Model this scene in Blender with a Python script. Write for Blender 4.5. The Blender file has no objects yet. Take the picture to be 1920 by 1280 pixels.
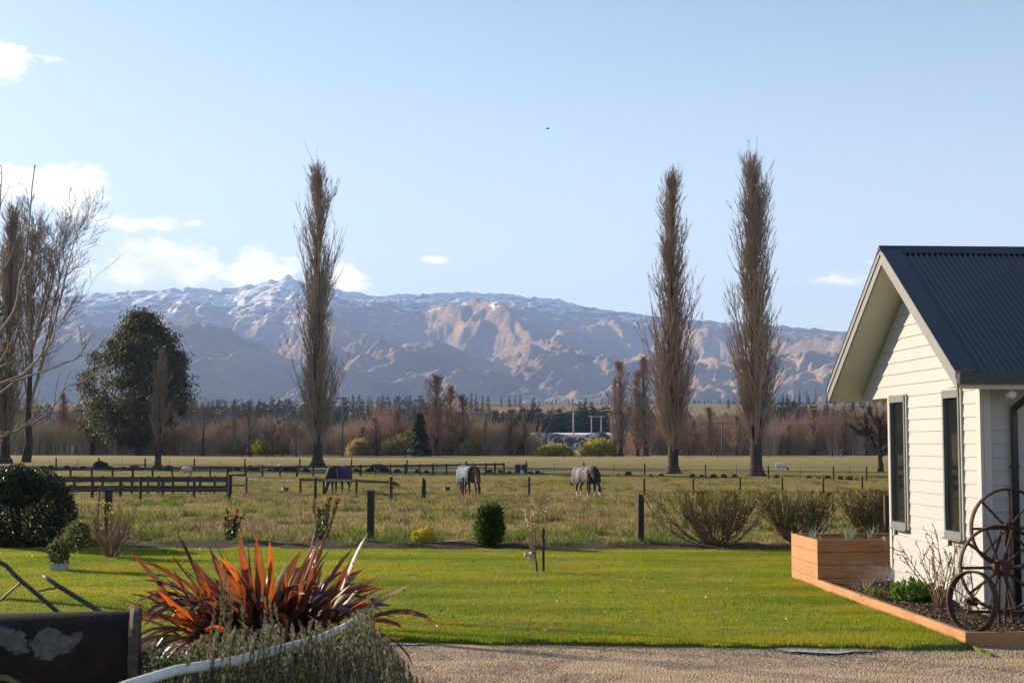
import bpy, math, random
import numpy as np
from mathutils import Vector, Matrix, Euler
sc = bpy.context.scene
COL = sc.collection
R = math.radians
# ------------------------------------------------------------------ camera, sky, sun, exposure
F = 2667.0                      # focal length in photo pixels (1920 wide), a 50 mm lens on 36 mm
HC = 2.2                        # eye height above the lawn
HORIZON = 828.0
PITCH = math.atan((HORIZON - 640.0) / F)
cam_data = bpy.data.cameras.new('camera')
cam = bpy.data.objects.new('camera', cam_data)
COL.objects.link(cam)
cam.location = (0, 0, HC)
cam.rotation_euler = (R(90) + PITCH, 0, 0)
cam_data.sensor_width = 36.0
cam_data.lens = 36.0 * F / 1920.0
cam_data.clip_start = 0.1
cam_data.clip_end = 60000
cam_data.dof.use_dof = True
cam_data.dof.focus_distance = 60.0
cam_data.dof.aperture_fstop = 5.0
sc.camera = cam

SUN_AZ = R(56)                  # left of straight ahead
SUN_EL = R(19)
SUN_DIR = Vector((-math.sin(SUN_AZ) * math.cos(SUN_EL), math.cos(SUN_AZ) * math.cos(SUN_EL), math.sin(SUN_EL)))
sun_data = bpy.data.lights.new('sun', 'SUN')
sun_data.energy = 5.0
sun_data.angle = R(0.5)
sun_data.color = (1.0, 0.84, 0.63)
sun = bpy.data.objects.new('sun', sun_data)
COL.objects.link(sun)
sun.rotation_euler = (-SUN_DIR).to_track_quat('-Z', 'Y').to_euler()
sun.location = SUN_DIR * 200

world = bpy.data.worlds.new('World')
sc.world = world
world.use_nodes = True
wn, wl = world.node_tree.nodes, world.node_tree.links
wn.clear()
w_out = wn.new('ShaderNodeOutputWorld')
w_bg = wn.new('ShaderNodeBackground')
w_sky = wn.new('ShaderNodeTexSky')
w_sky.sky_type = 'NISHITA'
w_sky.sun_disc = False
w_sky.sun_elevation = SUN_EL
w_sky.sun_rotation = -SUN_AZ
w_sky.altitude = 300
w_sky.air_density = 1.0
w_sky.dust_density = 0.9
w_sky.ozone_density = 1.8
w_bg.inputs['Strength'].default_value = 0.078
world.cycles.sampling_method = 'MANUAL'
world.cycles.sample_map_resolution = 256
sc.view_settings.view_transform = 'Standard'
sc.view_settings.look = 'None'
sc.view_settings.gamma = 1.0
sc.view_settings.use_curve_mapping = False
sc.view_settings.exposure = 1.24
sc.render.engine = 'CYCLES'
cy = sc.cycles
cy.use_denoising = True
cy.denoiser = 'OPENIMAGEDENOISE'
cy.use_adaptive_sampling = True
cy.adaptive_threshold = 0.015
cy.max_bounces = 6
cy.diffuse_bounces = 3
cy.glossy_bounces = 3
cy.transmission_bounces = 4
cy.transparent_max_bounces = 12
cy.volume_bounces = 0
cy.caustics_reflective = False
cy.caustics_refractive = False
cy.sample_clamp_indirect = 6.0

def ray(px, py):
    x = (px - 960.0) / F
    y = (640.0 - py) / F
    c, s = math.cos(PITCH), math.sin(PITCH)
    return Vector((x, c - y * s, s + y * c))

def at_y(px, py, Y):
    d = ray(px, py)
    return Vector((0, 0, HC)) + d * (Y / d.y)

# ------------------------------------------------------------------ clouds in the sky (by compass direction)
def wmath(op, a, b=None, c=None, clamp=False):
    n = wn.new('ShaderNodeMath'); n.operation = op; n.use_clamp = clamp
    for i, v in enumerate((a, b, c)):
        if v is None: continue
        if isinstance(v, (int, float)): n.inputs[i].default_value = v
        else: wl.new(v, n.inputs[i])
    return n.outputs[0]
tc = wn.new('ShaderNodeTexCoord')
sep = wn.new('ShaderNodeSeparateXYZ'); wl.new(tc.outputs['Generated'], sep.inputs[0])
az = wmath('ARCTAN2', sep.outputs[0], sep.outputs[1])
el = wmath('ARCSINE', sep.outputs[2])
comb = wn.new('ShaderNodeCombineXYZ'); wl.new(az, comb.inputs[0]); wl.new(wmath('MULTIPLY', el, 2.0), comb.inputs[1])
def wnoise(scale, detail, rough, off=0.0):
    n = wn.new('ShaderNodeTexNoise'); n.inputs['Scale'].default_value = scale
    n.inputs['Detail'].default_value = detail; n.inputs['Roughness'].default_value = rough
    m = wn.new('ShaderNodeMapping'); m.inputs['Location'].default_value = (off, off * .7, off * .3)
    wl.new(comb.outputs[0], m.inputs[0]); wl.new(m.outputs[0], n.inputs['Vector'])
    return n.outputs['Fac']
def dirs(px, py):
    d = ray(px, py).normalized()
    return math.atan2(d.x, d.y), math.asin(d.z)
clouds = [(10, 115, 80, 32, .95), (60, 348, 115, 42, .97), (-190, 330, 170, 80, .9), (-420, 480, 240, 60, .9), (215, 415, 110, 20, .75), (300, 494, 140, 40, 1.08),
          (482, 503, 62, 40, 1.1), (648, 527, 44, 34, 1.0), (1560, 528, 85, 17, .85), (120, 243, 24, 14, .6),
          (910, 482, 26, 9, .6), (815, 487, 34, 9, .55), (360, 420, 30, 9, .5), (185, 448, 36, 14, .6), (2150, 480, 180, 30, .8), (1640, 492, 26, 6, .4)]
total = None
for (px, py, rx, ry, st) in clouds:
    a0, e0 = dirs(px, py)
    dx = wmath('MULTIPLY', wmath('SUBTRACT', az, a0), F / rx)
    dy = wmath('MULTIPLY', wmath('SUBTRACT', el, e0), F / ry)
    q = wmath('ADD', wmath('MULTIPLY', dx, dx), wmath('MULTIPLY', dy, dy))
    g = wmath('MULTIPLY', wmath('EXPONENT', wmath('MULTIPLY', q, -0.9)), st)
    total = g if total is None else wmath('MAXIMUM', total, g)
nz = wmath('SUBTRACT', wnoise(22, 8, .66), .5)
nz2 = wmath('SUBTRACT', wnoise(9, 4, .55, 3.1), .5)
dens = wmath('ADD', total, wmath('MULTIPLY', wmath('ADD', wmath('MULTIPLY', nz, 2.9), nz2), wmath('MINIMUM', wmath('MULTIPLY', total, 4.0), 1.0)))
mr = wn.new('ShaderNodeMapRange'); mr.interpolation_type = 'SMOOTHSTEP'
mr.inputs['From Min'].default_value = .33; mr.inputs['From Max'].default_value = .80
wl.new(dens, mr.inputs['Value'])
shade = wmath('MULTIPLY', wmath('ADD', wnoise(17, 6, .6, 7.7), -.45), 3.4, clamp=True)
crgb = wn.new('ShaderNodeMixRGB')
crgb.inputs[1].default_value = (9.4, 9.1, 8.8, 1)
crgb.inputs[2].default_value = (6.0, 5.85, 6.0, 1)
wl.new(shade, crgb.inputs[0])
cmix = wn.new('ShaderNodeMixRGB')
wl.new(wmath('MULTIPLY', mr.outputs[0], .92), cmix.inputs[0])
veil = wn.new('ShaderNodeMixRGB'); veil.inputs[2].default_value = (5.5, 6.0, 6.25, 1)      # pale thin haze low in the sky, the same all round
wl.new(wmath('MULTIPLY', wmath('EXPONENT', wmath('MULTIPLY', wmath('MULTIPLY', el, el), -18.0)), .78), veil.inputs[0]); wl.new(w_sky.outputs[0], veil.inputs[1])
wl.new(veil.outputs[0], cmix.inputs[1]); wl.new(crgb.outputs[0], cmix.inputs[2])
wl.new(cmix.outputs[0], w_bg.inputs['Color'])
wl.new(w_bg.outputs[0], w_out.inputs[0])

# ------------------------------------------------------------------ helpers
def rngf(seed): return np.random.default_rng(seed)
def _hash(ix, iy, seed):
    n = (ix.astype(np.int64) * 374761393 + iy.astype(np.int64) * 668265263 + seed * 69069) & 0x7fffffff
    n = ((n ^ (n >> 13)) * 1274126177) & 0x7fffffff
    return ((n ^ (n >> 16)) & 0xffff) / 65535.0
def vnoise(x, y, seed=0):
    x = np.asarray(x, float); y = np.asarray(y, float)
    ix, iy = np.floor(x), np.floor(y)
    fx, fy = x - ix, y - iy
    fx = fx * fx * fx * (fx * (fx * 6 - 15) + 10); fy = fy * fy * fy * (fy * (fy * 6 - 15) + 10)
    a, b = _hash(ix, iy, seed), _hash(ix + 1, iy, seed)
    c, d = _hash(ix, iy + 1, seed), _hash(ix + 1, iy + 1, seed)
    return (a * (1 - fx) + b * fx) * (1 - fy) + (c * (1 - fx) + d * fx) * fy
def fbm(x, y, oct=4, seed=0, gain=.5):
    s, a, n = 0, 1.0, 0
    for i in range(oct):
        s = s + a * vnoise(x * 2 ** i + 17.3 * i, y * 2 ** i - 9.1 * i, seed + i); n += a; a *= gain
    return s / n
def ridged(x, y, oct=5, seed=0, gain=.5):
    s, a, n = 0, 1.0, 0
    for i in range(oct):
        v = 1 - np.abs(2 * vnoise(x * 2.03 ** i + 7.1 * i, y * 2.03 ** i + 3.7 * i, seed + i) - 1)
        s = s + a * v * v; n += a; a *= gain
    return s / n
def smooth(a, b, x):
    t = np.clip((np.asarray(x, float) - a) / (b - a), 0, 1)
    return t * t * (3 - 2 * t)
def zt(x, y):
    """height of the open ground: lawn level, then the paddock a little lower, then the river terraces"""
    y = np.asarray(y, float); x = np.asarray(x, float)
    z = -0.4 * smooth(31, 75, y)
    z = z + 4.2 * smooth(300, 345, y + 14 * np.sin(x / 23.0))
    z = z + 30 * smooth(930, 1250, y + 60 * np.sin(x / 140.0) + .12 * x) + (y > 1200) * (np.maximum(y - 1200, 0)) * 0.021
    return z
def ground(px, py, ymax=900):
    d = ray(px, py); lo, hi = 3.0, ymax
    f = lambda Y: HC + d.z * Y / d.y - float(zt(d.x * Y / d.y, Y))
    if f(hi) > 0: hi = ymax
    for _ in range(60):
        m = .5 * (lo + hi)
        if f(m) > 0: lo = m
        else: hi = m
    Y = .5 * (lo + hi)
    return Vector((d.x * Y / d.y, Y, float(zt(d.x * Y / d.y, Y))))

class MB:
    """collects vertices and faces, builds one mesh"""
    def __init__(s): s.v = []; s.t = []; s.q = []; s.n = 0; s.p = []
    def add(s, v, tris=None, quads=None, polys=None):
        v = np.asarray(v, np.float32).reshape(-1, 3)
        if tris is not None and len(tris): s.t.append(np.asarray(tris, np.int64).reshape(-1, 3) + s.n)
        if quads is not None and len(quads): s.q.append(np.asarray(quads, np.int64).reshape(-1, 4) + s.n)
        if polys is not None: s.p += [[i + s.n for i in p] for p in polys]
        s.v.append(v); s.n += len(v); return s
    def box(s, c, d, rz=0.0, taper=1.0):
        x, y, z = d[0] / 2, d[1] / 2, d[2] / 2
        v = np.array([(-x, -y, -z), (x, -y, -z), (x, y, -z), (-x, y, -z), (-x * taper, -y * taper, z), (x * taper, -y * taper, z), (x * taper, y * taper, z), (-x * taper, y * taper, z)])
        if rz:
            cc, ss = math.cos(rz), math.sin(rz)
            v = np.stack([v[:, 0] * cc - v[:, 1] * ss, v[:, 0] * ss + v[:, 1] * cc, v[:, 2]], 1)
        return s.add(v + np.array(c), quads=[(3, 2, 1, 0), (4, 5, 6, 7), (0, 1, 5, 4), (1, 2, 6, 5), (2, 3, 7, 6), (3, 0, 4, 7)])
    def beam(s, a, b, w, h):
        a, b = Vector(a), Vector(b); d = (b - a).normalized()
        up = Vector((0, 0, 1)) if abs(d.z) < .95 else Vector((0, 1, 0))
        sx = d.cross(up).normalized() * (w / 2); sy = sx.cross(d).normalized() * (h / 2)
        v = [a - sx - sy, a + sx - sy, a + sx + sy, a - sx + sy, b - sx - sy, b + sx - sy, b + sx + sy, b - sx + sy]
        return s.add([tuple(q) for q in v], quads=[(0, 1, 2, 3), (7, 6, 5, 4), (0, 4, 5, 1), (1, 5, 6, 2), (2, 6, 7, 3), (3, 7, 4, 0)])
    def tubes(s, pts, rad, k=3):
        """pts (N,P,3), rad (N,P)"""
        pts = np.asarray(pts, float); rad = np.asarray(rad, float)
        if pts.ndim == 2: pts = pts[None]; rad = rad[None]
        N, P, _ = pts.shape
        if N == 0: return s
        tan = np.gradient(pts, axis=1) if P > 2 else np.repeat((pts[:, 1:] - pts[:, :1]), P, 1)
        tan /= np.linalg.norm(tan, axis=2, keepdims=True) + 1e-9
        mean = tan.mean(1); ref = np.eye(3)[np.argmin(np.abs(mean), axis=1)]
        n1 = np.cross(tan, ref[:, None, :]); n1 /= np.linalg.norm(n1, axis=2, keepdims=True) + 1e-9
        n2 = np.cross(tan, n1)
        a = np.arange(k) * 2 * math.pi / k
        ring = (n1[:, :, None, :] * np.cos(a)[None, None, :, None] + n2[:, :, None, :] * np.sin(a)[None, None, :, None]) * rad[:, :, None, None] + pts[:, :, None, :]
        v = ring.reshape(-1, 3)
        idx = np.arange(N * P * k).reshape(N, P, k)
        A = idx[:, :-1, :]; B = np.roll(A, -1, 2); D = idx[:, 1:, :]; C = np.roll(D, -1, 2)
        quads = np.stack([A, B, C, D], -1).reshape(-1, 4)
        s.add(v, quads=quads)
        if k > 4:
            base = s.n - len(v)
            caps = [list(idx[i, 0, ::-1]) for i in range(N)] + [list(idx[i, -1]) for i in range(N)]
            s.p += [[int(j) + base for j in c] for c in caps]
        return s
    def spikes(s, a, b, r):
        """single cones from a to b, three sides"""
        a = np.asarray(a, float); b = np.asarray(b, float); N = len(a)
        if N == 0: return s
        r = np.broadcast_to(np.asarray(r, float), (N,))
        t = b - a; t /= np.linalg.norm(t, axis=1, keepdims=True) + 1e-9
        ref = np.eye(3)[np.argmin(np.abs(t), axis=1)]
        n1 = np.cross(t, ref); n1 /= np.linalg.norm(n1, axis=1, keepdims=True) + 1e-9
        n2 = np.cross(t, n1)
        vs = []
        for q in range(3):
            an = q * 2 * math.pi / 3
            vs.append(a + (n1 * math.cos(an) + n2 * math.sin(an)) * r[:, None])
        vs.append(b)
        v = np.stack(vs, 1).reshape(-1, 3); i = np.arange(N) * 4
        tr = np.concatenate([np.stack([i, i + 1, i + 3], 1), np.stack([i + 1, i + 2, i + 3], 1), np.stack([i + 2, i, i + 3], 1)])
        return s.add(v, tris=tr)
    def leaves(s, c, d, w, L, rng, bend=.15):
        """rhombus leaves: centre base c, direction d, width w, length L (two triangles, a little folded)"""
        c = np.asarray(c, float); d = np.asarray(d, float); N = len(c)
        d = d / (np.linalg.norm(d, axis=1, keepdims=True) + 1e-9)
        rv = rng.normal(size=(N, 3)); sd = np.cross(d, rv); sd /= np.linalg.norm(sd, axis=1, keepdims=True) + 1e-9
        nn = np.cross(sd, d)
        L = np.broadcast_to(np.asarray(L, float), (N,))[:, None]; w = np.broadcast_to(np.asarray(w, float), (N,))[:, None]
        m = c + d * L * .45
        v = np.stack([c, m + sd * w / 2 + nn * L * bend, c + d * L, m - sd * w / 2 + nn * L * bend], 1).reshape(-1, 3)
        i = np.arange(N) * 4
        return s.add(v, tris=np.concatenate([np.stack([i, i + 1, i + 2], 1), np.stack([i, i + 2, i + 3], 1)]))
    def lathe(s, prof, k=16, axis='z', org=(0, 0, 0)):
        prof = np.asarray(prof, float); P = len(prof); a = np.arange(k) * 2 * math.pi / k
        v = np.zeros((P, k, 3))
        v[:, :, 0] = prof[:, 0][:, None] * np.cos(a); v[:, :, 1] = prof[:, 0][:, None] * np.sin(a); v[:, :, 2] = prof[:, 1][:, None]
        if axis == 'x': v = v[..., [2, 0, 1]]
        if axis == 'y': v = v[..., [1, 2, 0]]
        idx = np.arange(P * k).reshape(P, k); A = idx[:-1]; B = np.roll(A, -1, 1); D = idx[1:]; C = np.roll(D, -1, 1)
        return s.add(v.reshape(-1, 3) + np.array(org), quads=np.stack([A, B, C, D], -1).reshape(-1, 4))
    def mesh(s, name, smooth_=False):
        me = bpy.data.meshes.new(name)
        v = np.concatenate(s.v) if s.v else np.zeros((0, 3), np.float32)
        loops, starts, totals, o = [], [], [], 0
        for arr, k in ((s.t, 3), (s.q, 4)):
            if arr:
                A = np.concatenate(arr); loops.append(A.ravel()); starts.append(o + np.arange(len(A)) * k); totals.append(np.full(len(A), k)); o += A.size
        for p in s.p:
            loops.append(np.array(p)); starts.append(np.array([o])); totals.append(np.array([len(p)])); o += len(p)
        me.vertices.add(len(v)); me.vertices.foreach_set('co', v.astype(np.float32).ravel())
        if o:
            L = np.concatenate(loops).astype(np.int32); S = np.concatenate(starts).astype(np.int32)
            me.loops.add(len(L)); me.loops.foreach_set('vertex_index', L)
            me.polygons.add(len(S)); me.polygons.foreach_set('loop_start', S)
            me.polygons.foreach_set('loop_total', np.concatenate(totals).astype(np.int32))
        me.update(calc_edges=True); me.validate()
        me.polygons.foreach_set('use_smooth', np.full(len(me.polygons), bool(smooth_)))
        return me
    def build(s, name, mat, parent=None, smooth_=False):
        return link(name, s.mesh(name, smooth_), mat, parent)

def link(name, me, mat=None, parent=None):
    o = bpy.data.objects.new(name, me); COL.objects.link(o)
    if mat is not None and me is not None and len(me.materials) == 0: me.materials.append(mat)
    if parent is not None: o.parent = parent
    return o
def tag(o, label, cat, group=None):
    o['label'] = label; o['category'] = cat
    if group: o['group'] = group
    return o
def struct(o): o['kind'] = 'structure'; return o
def stuff(o, label=None, cat=None):
    o['kind'] = 'stuff'
    if label: o['label'] = label; o['category'] = cat
    return o
def thing(name, label, cat, loc=(0, 0, 0), rz=0.0, group=None):
    o = bpy.data.objects.new(name, None); COL.objects.link(o)
    o.empty_display_size = .2; o.location = loc; o.rotation_euler = (0, 0, rz)
    return tag(o, label, cat, group)
def copy_thing(o, loc, rz, label, scale=1.0, group=None):
    c = o.copy(); COL.objects.link(c); c.location = loc; c.rotation_euler = (0, 0, rz)
    c.scale = scale if not isinstance(scale, (int, float)) else (scale,) * 3
    c['label'] = label
    if group: c['group'] = group
    for ch in o.children:
        d = ch.copy(); COL.objects.link(d); d.parent = c
        for g in ch.children:
            e = g.copy(); COL.objects.link(e); e.parent = d
    return c

# ------------------------------------------------------------------ materials
def new_mat(name):
    m = bpy.data.materials.new(name); m.use_nodes = True
    nt = m.node_tree; nt.nodes.clear()
    out = nt.nodes.new('ShaderNodeOutputMaterial')
    return m, nt, out
def node(nt, typ, **kw):
    n = nt.nodes.new(typ)
    for k, v in kw.items():
        if k.startswith('i_'): n.inputs[k[2:].replace('_', ' ')].default_value = v
        else: setattr(n, k, v)
    return n
def coords(nt, scale=(1, 1, 1), obj=False):
    if obj:
        t = nt.nodes.new('ShaderNodeTexCoord').outputs['Object']
    else:
        t = nt.nodes.new('ShaderNodeNewGeometry').outputs['Position']
    mp = nt.nodes.new('ShaderNodeMapping'); mp.inputs['Scale'].default_value = scale
    nt.links.new(t, mp.inputs[0]); return mp.outputs[0]
def noise(nt, vec, scale, detail=4, rough=.55):
    n = nt.nodes.new('ShaderNodeTexNoise'); n.inputs['Scale'].default_value = scale; n.inputs['Detail'].default_value = detail
    n.inputs['Roughness'].default_value = rough; nt.links.new(vec, n.inputs['Vector']); return n.outputs['Fac']
def ramp(nt, fac, stops):
    r = nt.nodes.new('ShaderNodeValToRGB'); cr = r.color_ramp
    while len(cr.elements) < len(stops): cr.elements.new(.5)
    for e, (p, c) in zip(cr.elements, stops):
        e.position = p; e.color = (*c, 1) if len(c) == 3 else c
    nt.links.new(fac, r.inputs[0]); return r.outputs[0]
def mathn(nt, op, a, b=None, clamp=False):
    n = nt.nodes.new('ShaderNodeMath'); n.operation = op; n.use_clamp = clamp
    for i, v in enumerate((a, b)):
        if v is None: continue
        if isinstance(v, (int, float)): n.inputs[i].default_value = v
        else: nt.links.new(v, n.inputs[i])
    return n.outputs[0]
def mixc(nt, fac, a, b, typ='MIX'):
    n = nt.nodes.new('ShaderNodeMixRGB'); n.blend_type = typ
    for i, v in enumerate((fac, a, b)):
        if isinstance(v, (int, float)): n.inputs[i].default_value = v
        elif isinstance(v, tuple): n.inputs[i].default_value = (*v, 1) if len(v) == 3 else v
        else: nt.links.new(v, n.inputs[i])
    return n.outputs[0]
def principled(nt, out, col, rough=.7, spec=.3, metal=0.0, bump=None, bstr=.3, bdist=.01):
    p = nt.nodes.new('ShaderNodeBsdfPrincipled')
    if isinstance(col, tuple): p.inputs['Base Color'].default_value = (*col, 1)
    else: nt.links.new(col, p.inputs['Base Color'])
    if isinstance(rough, (int, float)): p.inputs['Roughness'].default_value = rough
    else: nt.links.new(rough, p.inputs['Roughness'])
    p.inputs['Specular IOR Level'].default_value = spec; p.inputs['Metallic'].default_value = metal
    if bump is not None:
        b = nt.nodes.new('ShaderNodeBump'); b.inputs['Strength'].default_value = bstr; b.inputs['Distance'].default_value = bdist
        nt.links.new(bump, b.inputs['Height']); nt.links.new(b.outputs[0], p.inputs['Normal'])
    nt.links.new(p.outputs[0], out.inputs[0]); return p
def simple(name, c1, c2=None, scale=3.0, rough=.75, spec=.25, bstr=.3, bdist=.01, stretch=(1, 1, 1), metal=0.0, obj=False, detail=5):
    m, nt, out = new_mat(name)
    if c2 is None: c2 = tuple(v * .7 for v in c1)
    vec = coords(nt, stretch, obj); f = noise(nt, vec, scale, detail, .6)
    col = ramp(nt, f, [(.32, c2), (.68, c1)])
    principled(nt, out, col, rough, spec, metal, f, bstr, bdist); return m
def leafmat(name, cols, trans=.45, rough=.5, spec=.3, patch=None, tcol=None, pscale=.6, streak=False):
    """foliage: diffuse/gloss plus light coming through; colour varies per leaf and in patches"""
    m, nt, out = new_mat(name)
    g = nt.nodes.new('ShaderNodeNewGeometry')
    n = len(cols)
    col = ramp(nt, g.outputs['Random Per Island'], [(i / max(n - 1, 1), c) for i, c in enumerate(cols)])
    if patch is not None:
        f = noise(nt, coords(nt), pscale, 4, .6)
        f = ramp(nt, f, [(.38, (0, 0, 0)), (.62, (1, 1, 1))])
        col = mixc(nt, mathn(nt, 'MULTIPLY', f, .8), col, patch)
    if streak:
        f2 = noise(nt, coords(nt, (.22, .9, .5)), 1.0, 5, .62)
        col = mixc(nt, 1.0, col, ramp(nt, f2, [(.34, (.52, .62, .55)), (.5, (.9, .92, .9)), (.66, (1.15, 1.08, 1.0))]), 'MULTIPLY')
    p = nt.nodes.new('ShaderNodeBsdfPrincipled'); nt.links.new(col, p.inputs['Base Color'])
    p.inputs['Roughness'].default_value = rough; p.inputs['Specular IOR Level'].default_value = spec
    t = nt.nodes.new('ShaderNodeBsdfTranslucent')
    if tcol: nt.links.new(mixc(nt, 1.0, col, tcol, 'MULTIPLY'), t.inputs[0])
    else: nt.links.new(col, t.inputs[0])
    x = nt.nodes.new('ShaderNodeMixShader'); x.inputs[0].default_value = trans
    nt.links.new(p.outputs[0], x.inputs[1]); nt.links.new(t.outputs[0], x.inputs[2]); nt.links.new(x.outputs[0], out.inputs[0])
    return m
M = {}
M['bark_dark'] = simple('bark_dark', (.085, .066, .05), (.035, .028, .022), 2.5, .9, .1, .8, .06, (1, 1, .25))
M['twig_poplar'] = simple('twig_poplar', (.38, .28, .21), (.24, .175, .13), .6, .8, .2, 0)
M['twig_brown'] = simple('twig_brown', (.36, .24, .17), (.23, .15, .105), .5, .85, .15, 0)
M['twig_grey'] = simple('twig_grey', (.32, .25, .185), (.2, .155, .115), .6, .85, .15, 0)
M['twig_tan'] = simple('twig_tan', (.30, .20, .12), (.19, .12, .075), 5, .8, .2, 0)
M['bark_pale'] = simple('bark_pale', (.32, .25, .19), (.16, .115, .085), 9, .8, .2, .5, .01)
M['timber_grey'] = simple('timber_grey', (.075, .06, .042), (.032, .027, .02), 4, .85, .2, .5, .01, (6, 6, .8))
M['rail_grey'] = simple('rail_grey', (.08, .072, .063), (.04, .036, .032), 3, .85, .2, .5, .01)
M['wire'] = simple('wire', (.25, .25, .25), None, 3, .5, .5, 0, metal=.6)
M['soil'] = simple('soil', (.085, .058, .042), (.035, .024, .018), 14, .95, .1, 1.0, .03)
# ------------------------------------------------------------------ the ground, one sheet out to the mountain foot
HY = R(3.3)                                        # the house and its beds stand 3.3 degrees askew to the view
U = Vector((math.cos(HY), math.sin(HY), 0)); V = Vector((-math.sin(HY), math.cos(HY), 0))
E0 = Vector((4.86, 15.44, 0))                      # near left corner of the timber edging
def lawn_right(y): y = np.asarray(y, float); return np.where(y > 22.95, 9.0, 4.86 - .0611 * (y - 15.44))
def lawn_far(x): return 28.75 - .04 * np.asarray(x, float)

def paddock_bump(x, y):
    return (fbm(x / 2.1, y / 2.1, 3, 5) - .5) * .16 * smooth(31.5, 36, y) * (1 - smooth(150, 260, y))
ys = np.concatenate([np.arange(-6, 30, 1.0), np.arange(30, 130, .6), 130 * (1.035 ** np.arange(0, 140))])
ys = ys[ys < 9000]
xs = np.arange(0, 62, .8); xs = np.concatenate([xs, 62 * 1.06 ** np.arange(0, 85)]); xs = xs[xs < 8500]
xs = np.concatenate([-xs[:0:-1], xs])
X, Y = np.meshgrid(xs, ys)
far = smooth(1150, 1500, Y)
Z = zt(X, Y) + paddock_bump(X, Y) + (fbm(X / 160, Y / 160, 4, 9) - .5) * 9 * smooth(950, 1300, Y) + (fbm(X / 30, Y / 30, 3, 3) - .5) * 1.0 * smooth(290, 330, Y)
Z = Z + (Y < 31) * -0.006
nY, nX = X.shape
idx = np.arange(nX * nY).reshape(nY, nX)
mb = MB(); mb.add(np.stack([X, Y, Z], -1).reshape(-1, 3), quads=np.stack([idx[:-1, :-1], idx[:-1, 1:], idx[1:, 1:], idx[1:, :-1]], -1).reshape(-1, 4))
m, nt, out = new_mat('ground')
vec = coords(nt)
n1 = noise(nt, coords(nt, (.12, .3, .3)), 1.0, 5, .62); n2 = noise(nt, vec, 1.7, 5, .65); n3 = noise(nt, coords(nt, (.004, .012, .01)), 1.0, 5, .6)
grass_c = ramp(nt, n1, [(.33, (.09, .115, .025)), (.47, (.19, .16, .055)), (.62, (.30, .22, .10))])
grass_c = mixc(nt, .5, grass_c, ramp(nt, n2, [(.3, (.055, .07, .02)), (.5, (.14, .125, .045)), (.7, (.25, .185, .09))]))
terr = ramp(nt, n3, [(.3, (.10, .085, .05)), (.5, (.24, .165, .095)), (.7, (.18, .16, .07))])
flats = ramp(nt, n3, [(.3, (.13, .16, .07)), (.5, (.20, .15, .09)), (.7, (.17, .19, .10))])
g = nt.nodes.new('ShaderNodeNewGeometry'); sp = nt.nodes.new('ShaderNodeSeparateXYZ'); nt.links.new(g.outputs['Position'], sp.inputs[0])
def band(a, b):
    r = nt.nodes.new('ShaderNodeMapRange'); r.inputs['From Min'].default_value = a; r.inputs['From Max'].default_value = b
    nt.links.new(sp.outputs[1], r.inputs[0]); return r.outputs[0]
fl_ = mixc(nt, n2, (.22, .165, .07), (.40, .29, .13))
c = mixc(nt, mathn(nt, 'MULTIPLY', band(150, 230), .65), grass_c, fl_)
c = mixc(nt, band(285, 320), c, terr); c = mixc(nt, band(1250, 1500), c, flats)
principled(nt, out, c, .95, .05, 0, n2, .9, .08)
M['ground'] = m
struct(mb.build('ground', m, None, True))

# ------------------------------------------------------------------ mountain range
ridge_px = [(-2600, 640), (-1800, 590), (-1200, 600), (-700, 575), (-300, 588), (0, 562), (100, 556), (190, 549), (270, 545), (340, 540), (430, 542), (480, 531), (543, 519), (580, 534), (650, 546), (700, 553),
            (800, 551), (880, 546), (960, 553), (1040, 562), (1130, 580), (1200, 588), (1300, 600), (1370, 603), (1480, 611), (1590, 621), (1700, 640), (1900, 672), (2200, 690), (2700, 660), (3400, 690), (4500, 720)]
YR = 9000.0
rx = np.array([at_y(p, q, YR).x for p, q in ridge_px]); rz_ = np.array([at_y(p, q, YR).z for p, q in ridge_px])
foot_px = [(-2600, 700), (-900, 660), (-300, 690), (60, 640), (180, 606), (260, 640), (350, 612), (440, 640), (520, 672), (600, 700), (680, 676), (760, 645), (830, 640), (900, 672), (960, 668), (1010, 650), (1060, 655), (1120, 690), (1200, 668), (1290, 682), (1370, 692), (1450, 670), (1540, 660), (1700, 690), (2200, 700), (3000, 680), (4500, 730)]
YF = 6300.0
fx_ = np.array([at_y(p, q, YF).x for p, q in foot_px]); fz_ = np.array([at_y(p, q, YF).z for p, q in foot_px])
gx = np.concatenate([np.linspace(-6200, -3650, 60)[:-1], np.linspace(-3650, 3500, 830), np.linspace(3500, 7200, 80)[1:]]); gy = np.concatenate([np.linspace(4300, 9150, 330), np.linspace(9180, 11500, 20)])
GX, GY = np.meshgrid(gx, gy)
warp = (fbm(GX / 1500, GY / 1500, 3, 21) - .5) * 900
def interp_s(xq, xp, fp):
    # smooth-ish interpolation of the skyline
    return (np.interp(xq - 40, xp, fp) + np.interp(xq, xp, fp) + np.interp(xq + 40, xp, fp)) / 3
base = zt(GX * 0, GY)
crest = interp_s(GX * YR / YR, rx, rz_)
t = np.clip((GY - 5600) / (YR - 5600), 0, 1)
main = crest * (.10 + .90 * t ** 1.45)
cut = ridged((GX + warp + .35 * GY) / 1250 + 3.3, GY / 2500, 5, 34, .46)
gul = ridged((GX + warp * .5 + .15 * GY) / 330, GY / 1250, 4, 91, .55)            # spurs and gullies running down towards the plain
fine = ridged((GX - .2 * GY) / 360, GY / 520, 4, 51, .55)
env = np.sin(np.pi * np.clip(t, 0, 1) ** .85)
main = main + env * ((cut - .47) * 700 + (fine - .45) * 120 + (gul - .45) * 190)
main = main + (t >= .93) * 0 + (fine - .45) * 60 * smooth(.8, .95, t) * (1 - smooth(.97, 1.0, t))
after = np.clip((GY - YR) / 2400, 0, 1)
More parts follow.
